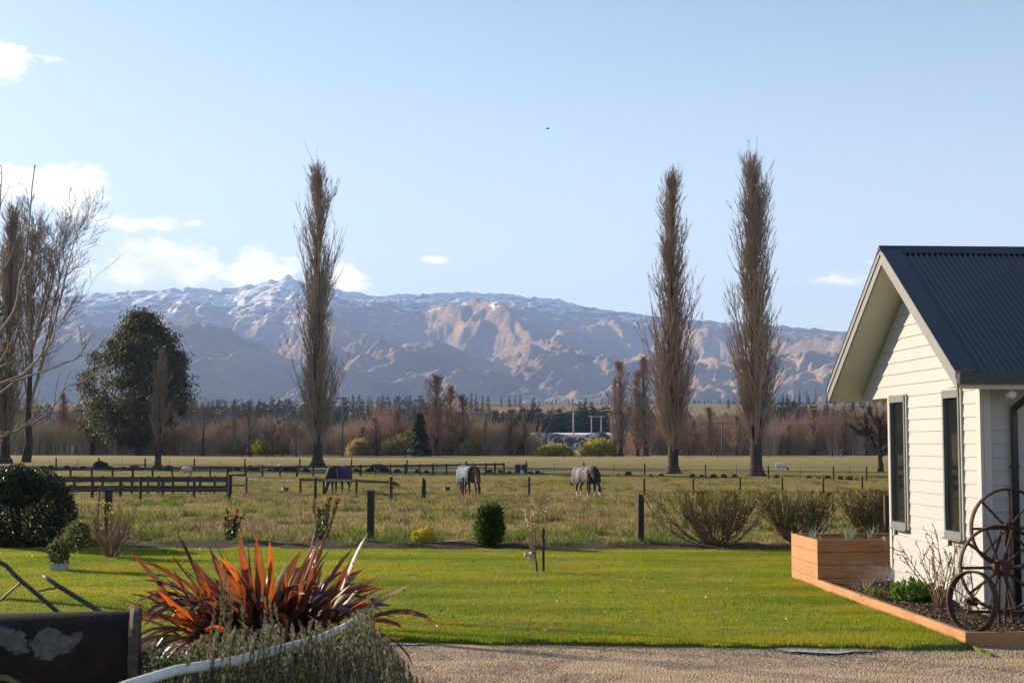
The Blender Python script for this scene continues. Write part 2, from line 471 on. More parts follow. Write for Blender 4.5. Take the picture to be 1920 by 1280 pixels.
main = np.where(GY > YR, crest * (1 - .5 * after), main)
fcrest = interp_s(GX, fx_, fz_)
s2 = (GY - YF) / np.where(GY < YF, 1750.0, 1500.0)
foot = fcrest * np.clip(1 - np.abs(s2) ** 1.35, 0, 1)
foot = foot + np.clip(1 - np.abs(s2), 0, 1) ** .6 * ((ridged((GX + warp * .6 - .5 * GY) / 620, GY / 900, 5, 71, .55) - .5) * 300 * smooth(0.02, .3, np.abs(s2)) + (fine - .45) * 70 + (gul - .45) * 110)
k = 40.0
H = np.maximum(main, foot) + 0
blend = np.exp(-np.abs(main - foot) / k) * k * .3
H = H + blend
H = np.maximum(H, -60) * smooth(4350, 4900, GY) + base * (1 - smooth(4350, 4900, GY)) - 6 * (1 - smooth(4350, 4900, GY))
H = np.maximum(H, base * .97 - 12)
skyl = interp_s(GX * YR / GY, rx, rz_)                       # nothing in front stands above the skyline
lim = 2.2 + (skyl - 2.2) * (GY / YR) * (.985 - .10 * (1 - np.clip(t, 0, 1)))
over = H - (lim - 60)
H = np.where((over > 0) & (GY < YR - 30), lim - 60 + 60 * np.tanh(over / 60) * .95, H)
H = H + ((ridged((GX - .3 * GY) / 150, GY / 260, 3, 141, .6) - .45) * 28 + (ridged((GX + .2 * GY) / 62, GY / 90, 2, 151, .6) - .45) * 14) * smooth(4700, 5300, GY) * (1 - .75 * smooth(YR - 500, YR - 60, GY))
# tors on the skyline
rg = rngf(4)
tor = np.zeros_like(H)
for pxx, hh, ww in [(543, 26, 26), (1000, 10, 22), (760, 10, 26), (745, 8, 20), (790, 9, 22), (1050, 9, 26), (1170, 8, 30), (850, 6, 30), (420, 8, 30), (1340, 7, 30)]:
    xx = at_y(pxx, 540, YR).x
    tor = np.maximum(tor, hh * np.exp(-((GX - xx) / ww) ** 2 - ((GY - YR) / 60) ** 2))
H = H + tor + (vnoise(GX / 48, GY / 48, 77) - .5) * 20 * smooth(.3, .8, t)
for _ in range(0):
    Hs = H.copy(); Hs[1:-1, 1:-1] = (H[1:-1, 1:-1] * 2 + H[:-2, 1:-1] + H[2:, 1:-1] + H[1:-1, :-2] + H[1:-1, 2:]) / 6; H = np.where(np.abs(GY - YR) < 90, H, Hs)
nY, nX = GX.shape; idx = np.arange(nX * nY).reshape(nY, nX)
mb = MB(); mb.add(np.stack([GX, GY, H], -1).reshape(-1, 3), quads=np.stack([idx[:-1, :-1], idx[:-1, 1:], idx[1:, 1:], idx[1:, :-1]], -1).reshape(-1, 4))
m, nt, out = new_mat('mountain')
n1 = noise(nt, coords(nt, (.0016, .0016, .003)), 1.0, 8, .62); n2 = noise(nt, coords(nt, (.006, .006, .012)), 1.0, 6, .65)
rock = ramp(nt, n1, [(.34, (.17, .11, .06)), (.5, (.33, .215, .115)), (.64, (.47, .32, .18))])
rock = mixc(nt, mathn(nt, 'MULTIPLY', n2, .35), rock, (.18, .12, .085))
g = nt.nodes.new('ShaderNodeNewGeometry'); sp = nt.nodes.new('ShaderNodeSeparateXYZ'); nt.links.new(g.outputs['Position'], sp.inputs[0])
streak = noise(nt, coords(nt, (.008, .005, .034)), 1.0, 10, .74)
big = noise(nt, coords(nt, (.0009, .0009, .0009)), 1.0, 4, .6)
hh = mathn(nt, 'ADD', mathn(nt, 'MULTIPLY', sp.outputs[2], 1 / 300.0), mathn(nt, 'ADD', mathn(nt, 'MULTIPLY', streak, 5.2), mathn(nt, 'MULTIPLY', big, 1.6)))
snow = nt.nodes.new('ShaderNodeMapRange'); snow.interpolation_type = 'SMOOTHSTEP'
snow.inputs['From Min'].default_value = 6.08; snow.inputs['From Max'].default_value = 6.25; nt.links.new(hh, snow.inputs[0])
low = nt.nodes.new('ShaderNodeMapRange'); low.inputs['From Min'].default_value = 560; low.inputs['From Max'].default_value = 720; nt.links.new(sp.outputs[2], low.inputs[0])
sn = mathn(nt, 'MULTIPLY', mathn(nt, 'MULTIPLY', snow.outputs[0], low.outputs[0]), .9)
principled(nt, out, mixc(nt, sn, rock, (.85, .86, .88)), .95, .05, 0, noise(nt, coords(nt, (.018, .018, .03)), 1.0, 6, .7), 1.0, 22)
struct(mb.build('mountain_range', m, None, True))

# ------------------------------------------------------------------ lawn sheet, raised a little over the gravel
rg = rngf(11)
edge_x = np.arange(-16, 9.0, .12)
near = 15.68 - .1 * edge_x + (fbm(edge_x / .5, edge_x * 0, 3, 2) - .5) * .16
def lawn_near(x): return np.interp(x, edge_x, near)
xsl = edge_x; rows = np.linspace(0, 1, 60)
P = []
for r in rows:
    P.append(np.stack([xsl, near + (lawn_far(xsl) - near) * r, np.full_like(xsl, .055)], 1))
P = np.array(P)
P[:, :, 0] = np.minimum(P[:, :, 0], lawn_right(P[:, :, 1]) - .01)
P[:, :, 2] += (fbm(P[:, :, 0] / .9, P[:, :, 1] / .9, 3, 8) - .5) * .03
skirt = P[0].copy(); skirt[:, 2] = -.01; skirt[:, 1] -= .03
P = np.concatenate([skirt[None], P]); nY, nX, _ = P.shape; idx = np.arange(nX * nY).reshape(nY, nX)
mb = MB(); mb.add(P.reshape(-1, 3), quads=np.stack([idx[:-1, :-1], idx[:-1, 1:], idx[1:, 1:], idx[1:, :-1]], -1).reshape(-1, 4))
m, nt, out = new_mat('lawn_base')
n1 = noise(nt, coords(nt), .55, 4, .6); n2 = noise(nt, coords(nt), 40, 3, .6)
c = ramp(nt, n1, [(.35, (.075, .115, .018)), (.65, (.13, .15, .03))])
principled(nt, out, mixc(nt, .4, c, ramp(nt, n2, [(.3, (.03, .05, .01)), (.7, (.15, .17, .05))])), .9, .1, 0, n2, .8, .02)
struct(mb.build('lawn', m, None, True))

# bare earth strip between lawn and paddock
xsb = np.arange(-16, 9, .25); rows = np.linspace(0, 1, 7); P = []
for r in rows:
    P.append(np.stack([xsb, lawn_far(xsb) - .05 + 1.9 * r + (fbm(xsb / .8, xsb * 0 + r, 3, 14) - .5) * .45, .03 + .10 * math.sin(math.pi * r) + (fbm(xsb / .35, xsb * 0 + r * 3, 3, 15) - .5) * .09], 1))
P = np.array(P); nY, nX, _ = P.shape; idx = np.arange(nX * nY).reshape(nY, nX)
mb = MB(); mb.add(P.reshape(-1, 3), quads=np.stack([idx[:-1, :-1], idx[:-1, 1:], idx[1:, 1:], idx[1:, :-1]], -1).reshape(-1, 4))
struct(mb.build('bare_earth_strip', M['soil'], None, True))

# ------------------------------------------------------------------ gravel drive
m, nt, out = new_mat('gravel')
v1 = nt.nodes.new('ShaderNodeTexVoronoi'); v1.inputs['Scale'].default_value = 42; nt.links.new(coords(nt), v1.inputs['Vector'])
v2 = nt.nodes.new('ShaderNodeTexVoronoi'); v2.inputs['Scale'].default_value = 95; nt.links.new(coords(nt), v2.inputs['Vector'])
n1 = noise(nt, coords(nt, (.35, 1.6, 1)), 1.0, 5, .6); n2 = noise(nt, coords(nt), 3.2, 5, .6)
stone = ramp(nt, v1.outputs['Color'], [(.0, (.21, .15, .10)), (.5, (.39, .295, .205)), (1.0, (.56, .46, .35))])
stone = mixc(nt, .5, stone, ramp(nt, v2.outputs['Color'], [(.0, (.19, .14, .095)), (.5, (.38, .29, .20)), (1.0, (.54, .45, .34))]))
mud = ramp(nt, n2, [(.3, (.28, .19, .115)), (.7, (.48, .345, .215))])
trk = ramp(nt, n1, [(.41, (0, 0, 0)), (.50, (1, 1, 1))])
principled(nt, out, mixc(nt, mathn(nt, 'MULTIPLY', trk, .8), stone, mud), .9, .25, 0, v1.outputs['Distance'], 1.0, .03)
M['gravel'] = m
gx = np.arange(-9, 14, .25); gy = np.arange(5.5, 15.9, .2); GX, GY = np.meshgrid(gx, gy)
GZ = .004 + (fbm(GX / 1.3, GY / 1.3, 4, 33) - .5) * .03 * smooth(5.5, 6, GY)
GZ = np.maximum(GZ, .003); nY, nX = GX.shape; idx = np.arange(nX * nY).reshape(nY, nX)
mb = MB(); mb.add(np.stack([GX, GY, GZ], -1).reshape(-1, 3), quads=np.stack([idx[:-1, :-1], idx[:-1, 1:], idx[1:, 1:], idx[1:, :-1]], -1).reshape(-1, 4))
struct(mb.build('gravel_drive', m, None, True))

m, nt, out = new_mat('puddle_water')
principled(nt, out, (.05, .045, .04), .03, .6)
def puddle(px0, px1, py, half, seed, label):
    a, b = ground(px0, py), ground(px1, py); rg = rngf(seed); n = 48
    cx, cy = (a.x + b.x) / 2, (a.y + b.y) / 2; L = (b.x - a.x) / 2
    th = np.arange(n) * 2 * math.pi / n
    rr = 1 + .5 * (fbm(np.cos(th) * 2 + seed, np.sin(th) * 2, 3, seed) - .5) * 1.6
    v = np.stack([cx + np.cos(th) * L * rr, cy + np.sin(th) * half * rr * (1 + .4 * np.sin(th * 5 + seed)), np.full(n, .030)], 1)
    v = np.concatenate([v, [[cx, cy, .030]]]); i = np.arange(n)
    mb = MB(); mb.add(v, tris=np.stack([i, (i + 1) % n, np.full(n, n)], 1))
    struct(tag(mb.build('puddle', m), label, 'puddle'))
puddle(1452, 1648, 1223.5, .21, 3, 'narrow puddle reflecting the sky at the lawn edge near the timber corner')
puddle(690, 800, 1211, .10, 5, 'thin wet puddle on the gravel beside the red flax')

# ------------------------------------------------------------------ instanced ground cover
def scatter(name, patch, pts, rz, sca, mat, label, cat):
    """one object: the mesh holds a patch and loose points; nodes put the patch on every point"""
    me = patch.mesh(name); n0 = len(me.vertices)
    me2 = bpy.data.meshes.new(name)
    co = np.zeros(n0 * 3, np.float32); me.vertices.foreach_get('co', co)
    li = np.zeros(len(me.loops), np.int32); me.loops.foreach_get('vertex_index', li)
    ls = np.zeros(len(me.polygons), np.int32); me.polygons.foreach_get('loop_start', ls)
    lt = np.zeros(len(me.polygons), np.int32); me.polygons.foreach_get('loop_total', lt)
    bpy.data.meshes.remove(me)
    pts = np.asarray(pts, np.float32)
    allv = np.concatenate([co.reshape(-1, 3), pts])
    me2.vertices.add(len(allv)); me2.vertices.foreach_set('co', allv.ravel())
    me2.loops.add(len(li)); me2.loops.foreach_set('vertex_index', li)
    me2.polygons.add(len(ls)); me2.polygons.foreach_set('loop_start', ls); me2.polygons.foreach_set('loop_total', lt)
    me2.update(calc_edges=True)
    A = me2.attributes.new('is_pt', 'BOOLEAN', 'POINT'); A.data.foreach_set('value', np.concatenate([np.zeros(n0, bool), np.ones(len(pts), bool)]))
    A = me2.attributes.new('rotz', 'FLOAT_VECTOR', 'POINT'); q = np.zeros((len(allv), 3), np.float32); q[n0:, 2] = rz; A.data.foreach_set('vector', q.ravel())
    A = me2.attributes.new('sca', 'FLOAT_VECTOR', 'POINT'); q = np.ones((len(allv), 3), np.float32); q[n0:] = sca; A.data.foreach_set('vector', q.ravel())
    o = link(name, me2, mat)
    ng = bpy.data.node_groups.new(name, 'GeometryNodeTree')
    ng.interface.new_socket('Geometry', in_out='INPUT', socket_type='NodeSocketGeometry')
    ng.interface.new_socket('Geometry', in_out='OUTPUT', socket_type='NodeSocketGeometry')
    gi = ng.nodes.new('NodeGroupInput'); go = ng.nodes.new('NodeGroupOutput')
    def na(nm, ty):
        n = ng.nodes.new('GeometryNodeInputNamedAttribute'); n.data_type = ty; n.inputs[0].default_value = nm; return n.outputs[0]
    sp = ng.nodes.new('GeometryNodeSeparateGeometry'); sp.domain = 'POINT'
    ng.links.new(gi.outputs[0], sp.inputs[0]); ng.links.new(na('is_pt', 'BOOLEAN'), sp.inputs[1])
    mp = ng.nodes.new('GeometryNodeMeshToPoints'); ng.links.new(sp.outputs[0], mp.inputs[0])
    ip = ng.nodes.new('GeometryNodeInstanceOnPoints')
    ng.links.new(mp.outputs[0], ip.inputs['Points']); ng.links.new(sp.outputs[1], ip.inputs['Instance'])
    ng.links.new(na('rotz', 'FLOAT_VECTOR'), ip.inputs['Rotation']); ng.links.new(na('sca', 'FLOAT_VECTOR'), ip.inputs['Scale'])
    ng.links.new(ip.outputs[0], go.inputs[0])
    o.modifiers.new('scatter', 'NODES').node_group = ng
    return stuff(o, label, cat)

def blades(mb, n, size, hmin, hmax, w, lean, rg, clump=0):
    if clump:
        cc = rg.uniform(-size / 2, size / 2, (clump, 2)); ci = rg.integers(0, clump, n)
        xy = cc[ci] + rg.normal(0, size * .045, (n, 2))
    else: xy = rg.uniform(-size / 2, size / 2, (n, 2))
    h = rg.uniform(hmin, hmax, n); a = rg.uniform(0, 2 * math.pi, n); l = rg.uniform(.1, lean, n) * h; b = rg.uniform(0, 2 * math.pi, n)
    base = np.stack([xy[:, 0], xy[:, 1], np.full(n, -.01)], 1); side = np.stack([np.cos(a), np.sin(a), a * 0], 1) * w / 2
    out = np.stack([np.cos(b), np.sin(b), b * 0], 1)
    mid = base + out * (l * .35)[:, None] + np.array([0, 0, 1]) * (h * .6)[:, None]
    tip = base + out * l[:, None] + np.array([0, 0, 1]) * h[:, None]
    v = np.stack([base - side, base + side, mid + side * .7, mid - side * .7, tip], 1).reshape(-1, 3); i = np.arange(n) * 5
    mb.add(v, tris=np.concatenate([np.stack([i, i + 1, i + 2], 1), np.stack([i, i + 2, i + 3], 1), np.stack([i + 3, i + 2, i + 4], 1)]))
rg = rngf(101)
p = MB(); blades(p, 1000, .62, .018, .046, .0055, .9, rg)
s = .5; gx = np.arange(-13.5, 8.5, s); gy = np.arange(15.3, 29.5, s)
GX, GY = np.meshgrid(gx, gy); px_ = GX.ravel() + rg.uniform(-.1, .1, GX.size); py_ = GY.ravel() + rg.uniform(-.1, .1, GX.size)
ok = (py_ < lawn_far(px_) - .15) & (px_ < lawn_right(py_) - .26) & (py_ > lawn_near(px_) + .2)
extra = np.arange(-13, 4.35, .22)
px_ = np.concatenate([px_[ok], extra, lawn_right(np.arange(15.6, 22.6, .25)) - .2 - rg.uniform(0, .06, len(np.arange(15.6, 22.6, .25)))]); 
py_ = np.concatenate([py_[ok], lawn_near(extra) + .19 + rg.uniform(0, .12, len(extra)), np.arange(15.6, 22.6, .25)])
pz_ = .055 + (fbm(px_ / .9, py_ / .9, 3, 8) - .5) * .03
hs = .7 + .7 * fbm(px_ / 1.2, py_ / 1.2, 3, 44)
n = len(px_); hs[ok.sum():] *= 1.0
M['lawn_grass'] = leafmat('lawn_grass', [(.16, .235, .008), (.24, .31, .012), (.35, .39, .03), (.19, .26, .01)], .5, .5, .12, patch=(.34, .31, .035), pscale=.55, streak=True)
scatter('lawn_grass', p, np.stack([px_, py_, pz_], 1), rg.uniform(0, 6.28, n), np.stack([np.ones(n), np.ones(n), hs], 1), M['lawn_grass'], 'short mown green grass covering the lawn', 'grass')

p = MB(); blades(p, 520, 1.75, .04, .13, .011, 1.1, rg); blades(p, 200, 1.6, .10, .24, .012, .8, rg, 6)
s = 1.25; gy = np.arange(30.9, 118, s); P = []
for yy in gy:
    hw = .385 * yy + 2.5; xx = np.arange(-hw, hw, s); P.append(np.stack([xx + rg.uniform(-.3, .3, len(xx)), np.full(len(xx), yy) + rg.uniform(-.3, .3, len(xx))], 1))
P = np.concatenate(P); P = P[(P[:, 1] > 30.7)]
z = zt(P[:, 0], P[:, 1]) + paddock_bump(P[:, 0], P[:, 1]); n = len(P)
hs = .18 + .95 * fbm(P[:, 0] / 2.6, P[:, 1] / 2.6, 3, 61) ** 1.8
m, nt, out = new_mat('paddock_grass')
g = nt.nodes.new('ShaderNodeNewGeometry')
big = noise(nt, coords(nt, (.10, .34, .2)), 1.0, 5, .62); isl = g.outputs['Random Per Island']
green = ramp(nt, isl, [(0, (.085, .125, .018)), (.5, (.16, .19, .03)), (1, (.24, .23, .05))])
dry = ramp(nt, isl, [(0, (.18, .12, .05)), (.5, (.42, .30, .13)), (1, (.60, .45, .22))])
f = ramp(nt, big, [(.42, (0, 0, 0)), (.53, (1, 1, 1))])
mid = ramp(nt, noise(nt, coords(nt, (.55, .9, .6)), 1.0, 4, .65), [(.45, (0, 0, 0)), (.6, (1, 1, 1))])
f = mathn(nt, 'ADD', mathn(nt, 'ADD', mathn(nt, 'MULTIPLY', f, .45), mathn(nt, 'MULTIPLY', mid, .4)), mathn(nt, 'MULTIPLY', isl, .2), True)
col = mixc(nt, f, green, dry)
d = nt.nodes.new('ShaderNodeBsdfPrincipled'); nt.links.new(col, d.inputs['Base Color']); d.inputs['Roughness'].default_value = .6; d.inputs['Specular IOR Level'].default_value = .2
t_ = nt.nodes.new('ShaderNodeBsdfTranslucent'); nt.links.new(col, t_.inputs[0]); x = nt.nodes.new('ShaderNodeMixShader'); x.inputs[0].default_value = .42
nt.links.new(d.outputs[0], x.inputs[1]); nt.links.new(t_.outputs[0], x.inputs[2]); nt.links.new(x.outputs[0], out.inputs[0])
M['paddock_grass'] = m
scatter('paddock_grass', p, np.stack([P[:, 0], P[:, 1], z], 1), rg.uniform(0, 6.28, n), np.stack([np.ones(n), np.ones(n), hs], 1), m, 'rough dry and green pasture grass across the paddock', 'grass')

# tussocks: taller clumps, some lush, some dry, that break up the pasture
p = MB(); blades(p, 70, .36, .06, .20, .013, 1.0, rg); blades(p, 40, .22, .12, .26, .012, .7, rg)
n = 2300; ty_ = 31.2 + 62 * rg.random(n) ** 1.25; tx_ = rg.uniform(-1, 1, n) * (.38 * ty_ + 1)
dn = fbm(tx_ / 4.0, ty_ / 3.0, 3, 123); keep = (dn > .47) | ((ty_ > 53) & (ty_ < 60) & (fbm(tx_ / 3.0, ty_ / 9.0, 2, 9) > .42)); tx_, ty_ = tx_[keep], ty_[keep]; n = len(tx_)
m, nt, out = new_mat('tussock'); oi = nt.nodes.new('ShaderNodeNewGeometry'); cl_ = noise(nt, coords(nt, (.22, .35, .2)), 1.0, 3, .6)
sp_ = nt.nodes.new('ShaderNodeSeparateXYZ'); nt.links.new(oi.outputs['Position'], sp_.inputs[0])
lush = ramp(nt, oi.outputs['Random Per Island'], [(0, (.07, .12, .012)), (.6, (.16, .21, .025)), (1, (.26, .26, .05))]); dry_ = ramp(nt, oi.outputs['Random Per Island'], [(0, (.10, .065, .035)), (.5, (.30, .21, .11)), (1, (.50, .39, .22))])
col = mixc(nt, ramp(nt, cl_, [(.46, (0, 0, 0)), (.56, (1, 1, 1))]), lush, dry_)
d = nt.nodes.new('ShaderNodeBsdfPrincipled'); nt.links.new(col, d.inputs['Base Color']); d.inputs['Roughness'].default_value = .6; d.inputs['Specular IOR Level'].default_value = .15
t_ = nt.nodes.new('ShaderNodeBsdfTranslucent'); nt.links.new(col, t_.inputs[0]); x = nt.nodes.new('ShaderNodeMixShader'); x.inputs[0].default_value = .4
nt.links.new(d.outputs[0], x.inputs[1]); nt.links.new(t_.outputs[0], x.inputs[2]); nt.links.new(x.outputs[0], out.inputs[0])
scatter('tussock_grass', p, np.stack([tx_, ty_, zt(tx_, ty_) + paddock_bump(tx_, ty_)], 1), rg.uniform(0, 6.28, n), rg.uniform(.6, 1.5, (n, 1)) * np.array([[1.2, 1.2, 1.0]]), m, 'lush and dry tussock clumps dotted over the paddock', 'grass')

# green tufts along the bare earth strip and clods in it
p = MB(); blades(p, 160, .5, .08, .26, .012, .9, rg)
tx = rg.uniform(-11.5, 7.5, 60); keep = fbm(tx / 1.1, tx * 0, 2, 91) > .47; tx = tx[keep]
scatter('strip_tufts', p, np.stack([tx, rg.uniform(29.3, 30.6, len(tx)), np.full(len(tx), .04)], 1), rg.uniform(0, 6.28, len(tx)), rg.uniform(.6, 1.2, (len(tx), 1)) * np.ones((1, 3)), leafmat('tuft_green', [(.07, .12, .015), (.14, .19, .03)], .5), 'lush green tufts along the bare earth strip', 'grass')

def pebble_patch(n, size, rmin, rmax, rg):
    mb = MB()
    o = np.array([(1, 0, 0), (-1, 0, 0), (0, 1, 0), (0, -1, 0), (0, 0, 1), (0, 0, -1)], float)
    tri = np.array([(0, 2, 4), (2, 1, 4), (1, 3, 4), (3, 0, 4), (2, 0, 5), (1, 2, 5), (3, 1, 5), (0, 3, 5)])
    for i in range(n):
        r = rg.uniform(rmin, rmax) * np.array([rg.uniform(.8, 1.3), rg.uniform(.8, 1.3), rg.uniform(.5, .8)])
        a = rg.uniform(0, 6.28); v = o * r; v = np.stack([v[:, 0] * math.cos(a) - v[:, 1] * math.sin(a), v[:, 0] * math.sin(a) + v[:, 1] * math.cos(a), v[:, 2]], 1)
        mb.add(v + np.array([rg.uniform(-size / 2, size / 2), rg.uniform(-size / 2, size / 2), r[2] * .3]), tris=tri)
    return mb
m, nt, out = new_mat('pebble')
g = nt.nodes.new('ShaderNodeNewGeometry')
principled(nt, out, ramp(nt, g.outputs['Random Per Island'], [(0, (.17, .13, .09)), (.5, (.35, .28, .20)), (.9, (.48, .41, .32)), (1, (.6, .54, .45))]), .85, .3)
M['pebble'] = m
gx, gy = np.meshgrid(np.arange(-2.6, 9.0, .55), np.arange(11.6, 15.6, .55)); a, b = gx.ravel() + rg.uniform(-.15, .15, gx.size), gy.ravel() + rg.uniform(-.15, .15, gx.size)
dd = fbm(a * .35, b * 1.6, 3, 17); keep = (dd > .50) | (rg.random(len(a)) < .12)
keep &= b < lawn_near(a) - .25; keep |= False
a, b = a[keep], b[keep]
scatter('gravel_stones', pebble_patch(330, .62, .004, .010, rg), np.stack([a, b, np.full(len(a), .014)], 1), rg.uniform(0, 6.28, len(a)), np.ones((len(a), 3)), m, 'loose grey gravel stones on the drive', 'gravel')
rg = rngf(933); lf = MB(); n = 320; ly = 15.9 + 12.5 * rg.random(n); lx = rg.uniform(-9, 5, n); ok = (lx < lawn_right(ly) - .15) & (ly > lawn_near(lx) + .2); lx, ly = lx[ok], ly[ok]
lf.leaves(np.stack([lx, ly, np.full(len(lx), .095)], 1), rg.normal(0, 1, (len(lx), 3)) * np.array([1, 1, .2]), rg.uniform(.02, .04, len(lx)), rg.uniform(.03, .06, len(lx)), rg)
stuff(lf.build('fallen_leaves', leafmat('fallen_leaf', [(.10, .06, .03), (.25, .17, .08), (.5, .46, .38)], .2)), 'small fallen leaves and specks scattered on the lawn', 'leaves')
# ------------------------------------------------------------------ bare trees
def unit(v): return v / (np.linalg.norm(v, axis=-1, keepdims=True) + 1e-9)
def grow(start, d, L, P, up, wob, rg):
    N = len(start); pts = np.zeros((N, P, 3)); pts[:, 0] = start; d = unit(np.asarray(d, float)); st = (np.asarray(L, float) / (P - 1))[:, None]
    for i in range(1, P):
        pts[:, i] = pts[:, i - 1] + d * st
        d = unit(d + np.array([0, 0, up]) / (P - 1) + rg.normal(0, wob, (N, 3)))
    return pts
def along(pts, rad, n, t0, t1, ang, rg, t=None):
    """n shoots on every branch: start points, directions, parent radius, position along the branch"""
    N, P, _ = pts.shape
    if t is None: t = rg.uniform(t0, t1, (N, n))
    f = t * (P - 1); i = np.minimum(f.astype(int), P - 2); fr = (f - i)[..., None]
    bi = np.arange(N)[:, None]
    s = pts[bi, i] * (1 - fr) + pts[bi, i + 1] * fr; d = unit(pts[bi, i + 1] - pts[bi, i])
    r = rad[bi, i] * (1 - fr[..., 0]) + rad[bi, i + 1] * fr[..., 0]
    rv = rg.normal(size=d.shape); pr = unit(np.cross(d, rv)); a = rg.uniform(ang * .65, ang * 1.25, t.shape)[..., None]
    return s.reshape(-1, 3), (d * np.cos(a) + pr * np.sin(a)).reshape(-1, 3), r.ravel(), t.ravel(), np.repeat(np.arange(N), n)
def taper(r0, r1, P): return r0[:, None] * (1 - np.linspace(0, 1, P)[None]) + np.broadcast_to(r1, r0.shape)[:, None] * np.linspace(0, 1, P)[None]

def poplar(H, seed, wid=.085, nprim=120, nsec=11, ntw=7, trunk_r=.55, tw=.022, bare=.06, lead=2, shape=None):
    """Lombardy poplar without leaves: trunk mesh and crown mesh"""
    rg = rngf(seed); tb = MB(); cb = MB()
    P = 14; zz = np.linspace(0, 1, P)
    tr = np.stack([np.cumsum(rg.normal(0, .0025 * H, P)) * zz, np.cumsum(rg.normal(0, .0025 * H, P)) * zz, zz * H * .97], 1)
    rr = trunk_r * ((1 - zz) ** .8 * .95 + .03); rr[0] *= 1.45; rr[1] *= 1.0
    fine_z = np.array([0, .012, .03]); 
    pts = np.concatenate([[tr[0] + (tr[1] - tr[0]) * q for q in (0, .15, .4)], tr[1:]]); rad = np.concatenate([[rr[0] * 1.25, rr[0] * .95, rr[1] * 1.1], rr[1:]])
    tb.tubes(pts, rad, 9)
    t = bare + (1 - bare) * rg.random(nprim) ** 1.45 * .93
    f = t * (P - 1); i = np.minimum(f.astype(int), P - 2); fr = (f - i)[:, None]; st = tr[i] * (1 - fr) + tr[i + 1] * fr
    a = np.arange(nprim) * 2.4 + rg.uniform(-.4, .4, nprim)
    ang = rg.uniform(.26, .54, nprim) * (1.05 - .50 * t)
    d = np.stack([np.cos(a) * np.sin(ang), np.sin(a) * np.sin(ang), np.cos(ang)], 1)
    env = np.interp(t, *(shape if shape else ([0, .1, .25, .5, .8, 1], [.55, .9, 1, .82, .5, .25])))
    lobe = .78 + .5 * fbm(np.cos(a) * 1.3 + t * 5 + seed, np.sin(a) * 1.3 + t * 2, 2, seed)
    L = H * wid * 2.75 * env * lobe * rg.uniform(.5, 1.25, nprim)
    big = rg.choice(nprim, lead * 3, replace=False); L[big] *= 1.15
    L = np.minimum(L, (1.0 - t) * H * rg.uniform(.5, .8, nprim) + .6)
    pr = grow(st, d, L, 8, 1.2, .05, rg)
    r0 = np.minimum(.017 * L + .010, .11); prr = taper(r0, .012, 8)
    cb.tubes(pr, prr, 4)
    s, dd, r, tt, bi = along(pr, prr, nsec, .12, .98, .50, rg)
    L2 = L[bi] * rg.uniform(.14, .34, len(bi)) * (1.15 - .5 * tt) + .45
    se = grow(s, dd, L2, 4, .9, .08, rg); ser = taper(np.minimum(r * .6, .012 + .012 * L2), .009, 4)
    cb.tubes(se, ser, 3)
    s, dd, r, tt, bi = along(se, ser, ntw, .1, 1.0, .55, rg)
    L3 = rg.uniform(.3, .8, len(s)) * (H / 27) ** .5
    dd = unit(dd + np.array([0, 0, .45])); cb.spikes(s, s + dd * L3[:, None], tw * rg.uniform(.6, 1.2, len(s)))
    # shoots straight on the trunk
    n = int(nprim * 1.1); t = bare * .7 + (.98 - bare * .7) * rg.random(n) ** 1.25; f = t * (P - 1); i = np.minimum(f.astype(int), P - 2); fr = (f - i)[:, None]; st = tr[i] * (1 - fr) + tr[i + 1] * fr
    a = rg.uniform(0, 6.28, n); d = np.stack([np.cos(a) * .5, np.sin(a) * .5, np.full(n, .8)], 1); L4 = rg.uniform(.8, 3.2, n) * H / 27
    q = grow(st, d, L4, 4, .8, .08, rg); cb.tubes(q, taper(np.full(n, .02), .008, 4), 3)
    s, dd, r, tt, bi = along(q, taper(np.full(n, .02), .008, 4), 6, .2, 1, .5, rg); cb.spikes(s, s + dd * rg.uniform(.25, .7, len(s))[:, None], tw * .9)
    return tb, cb
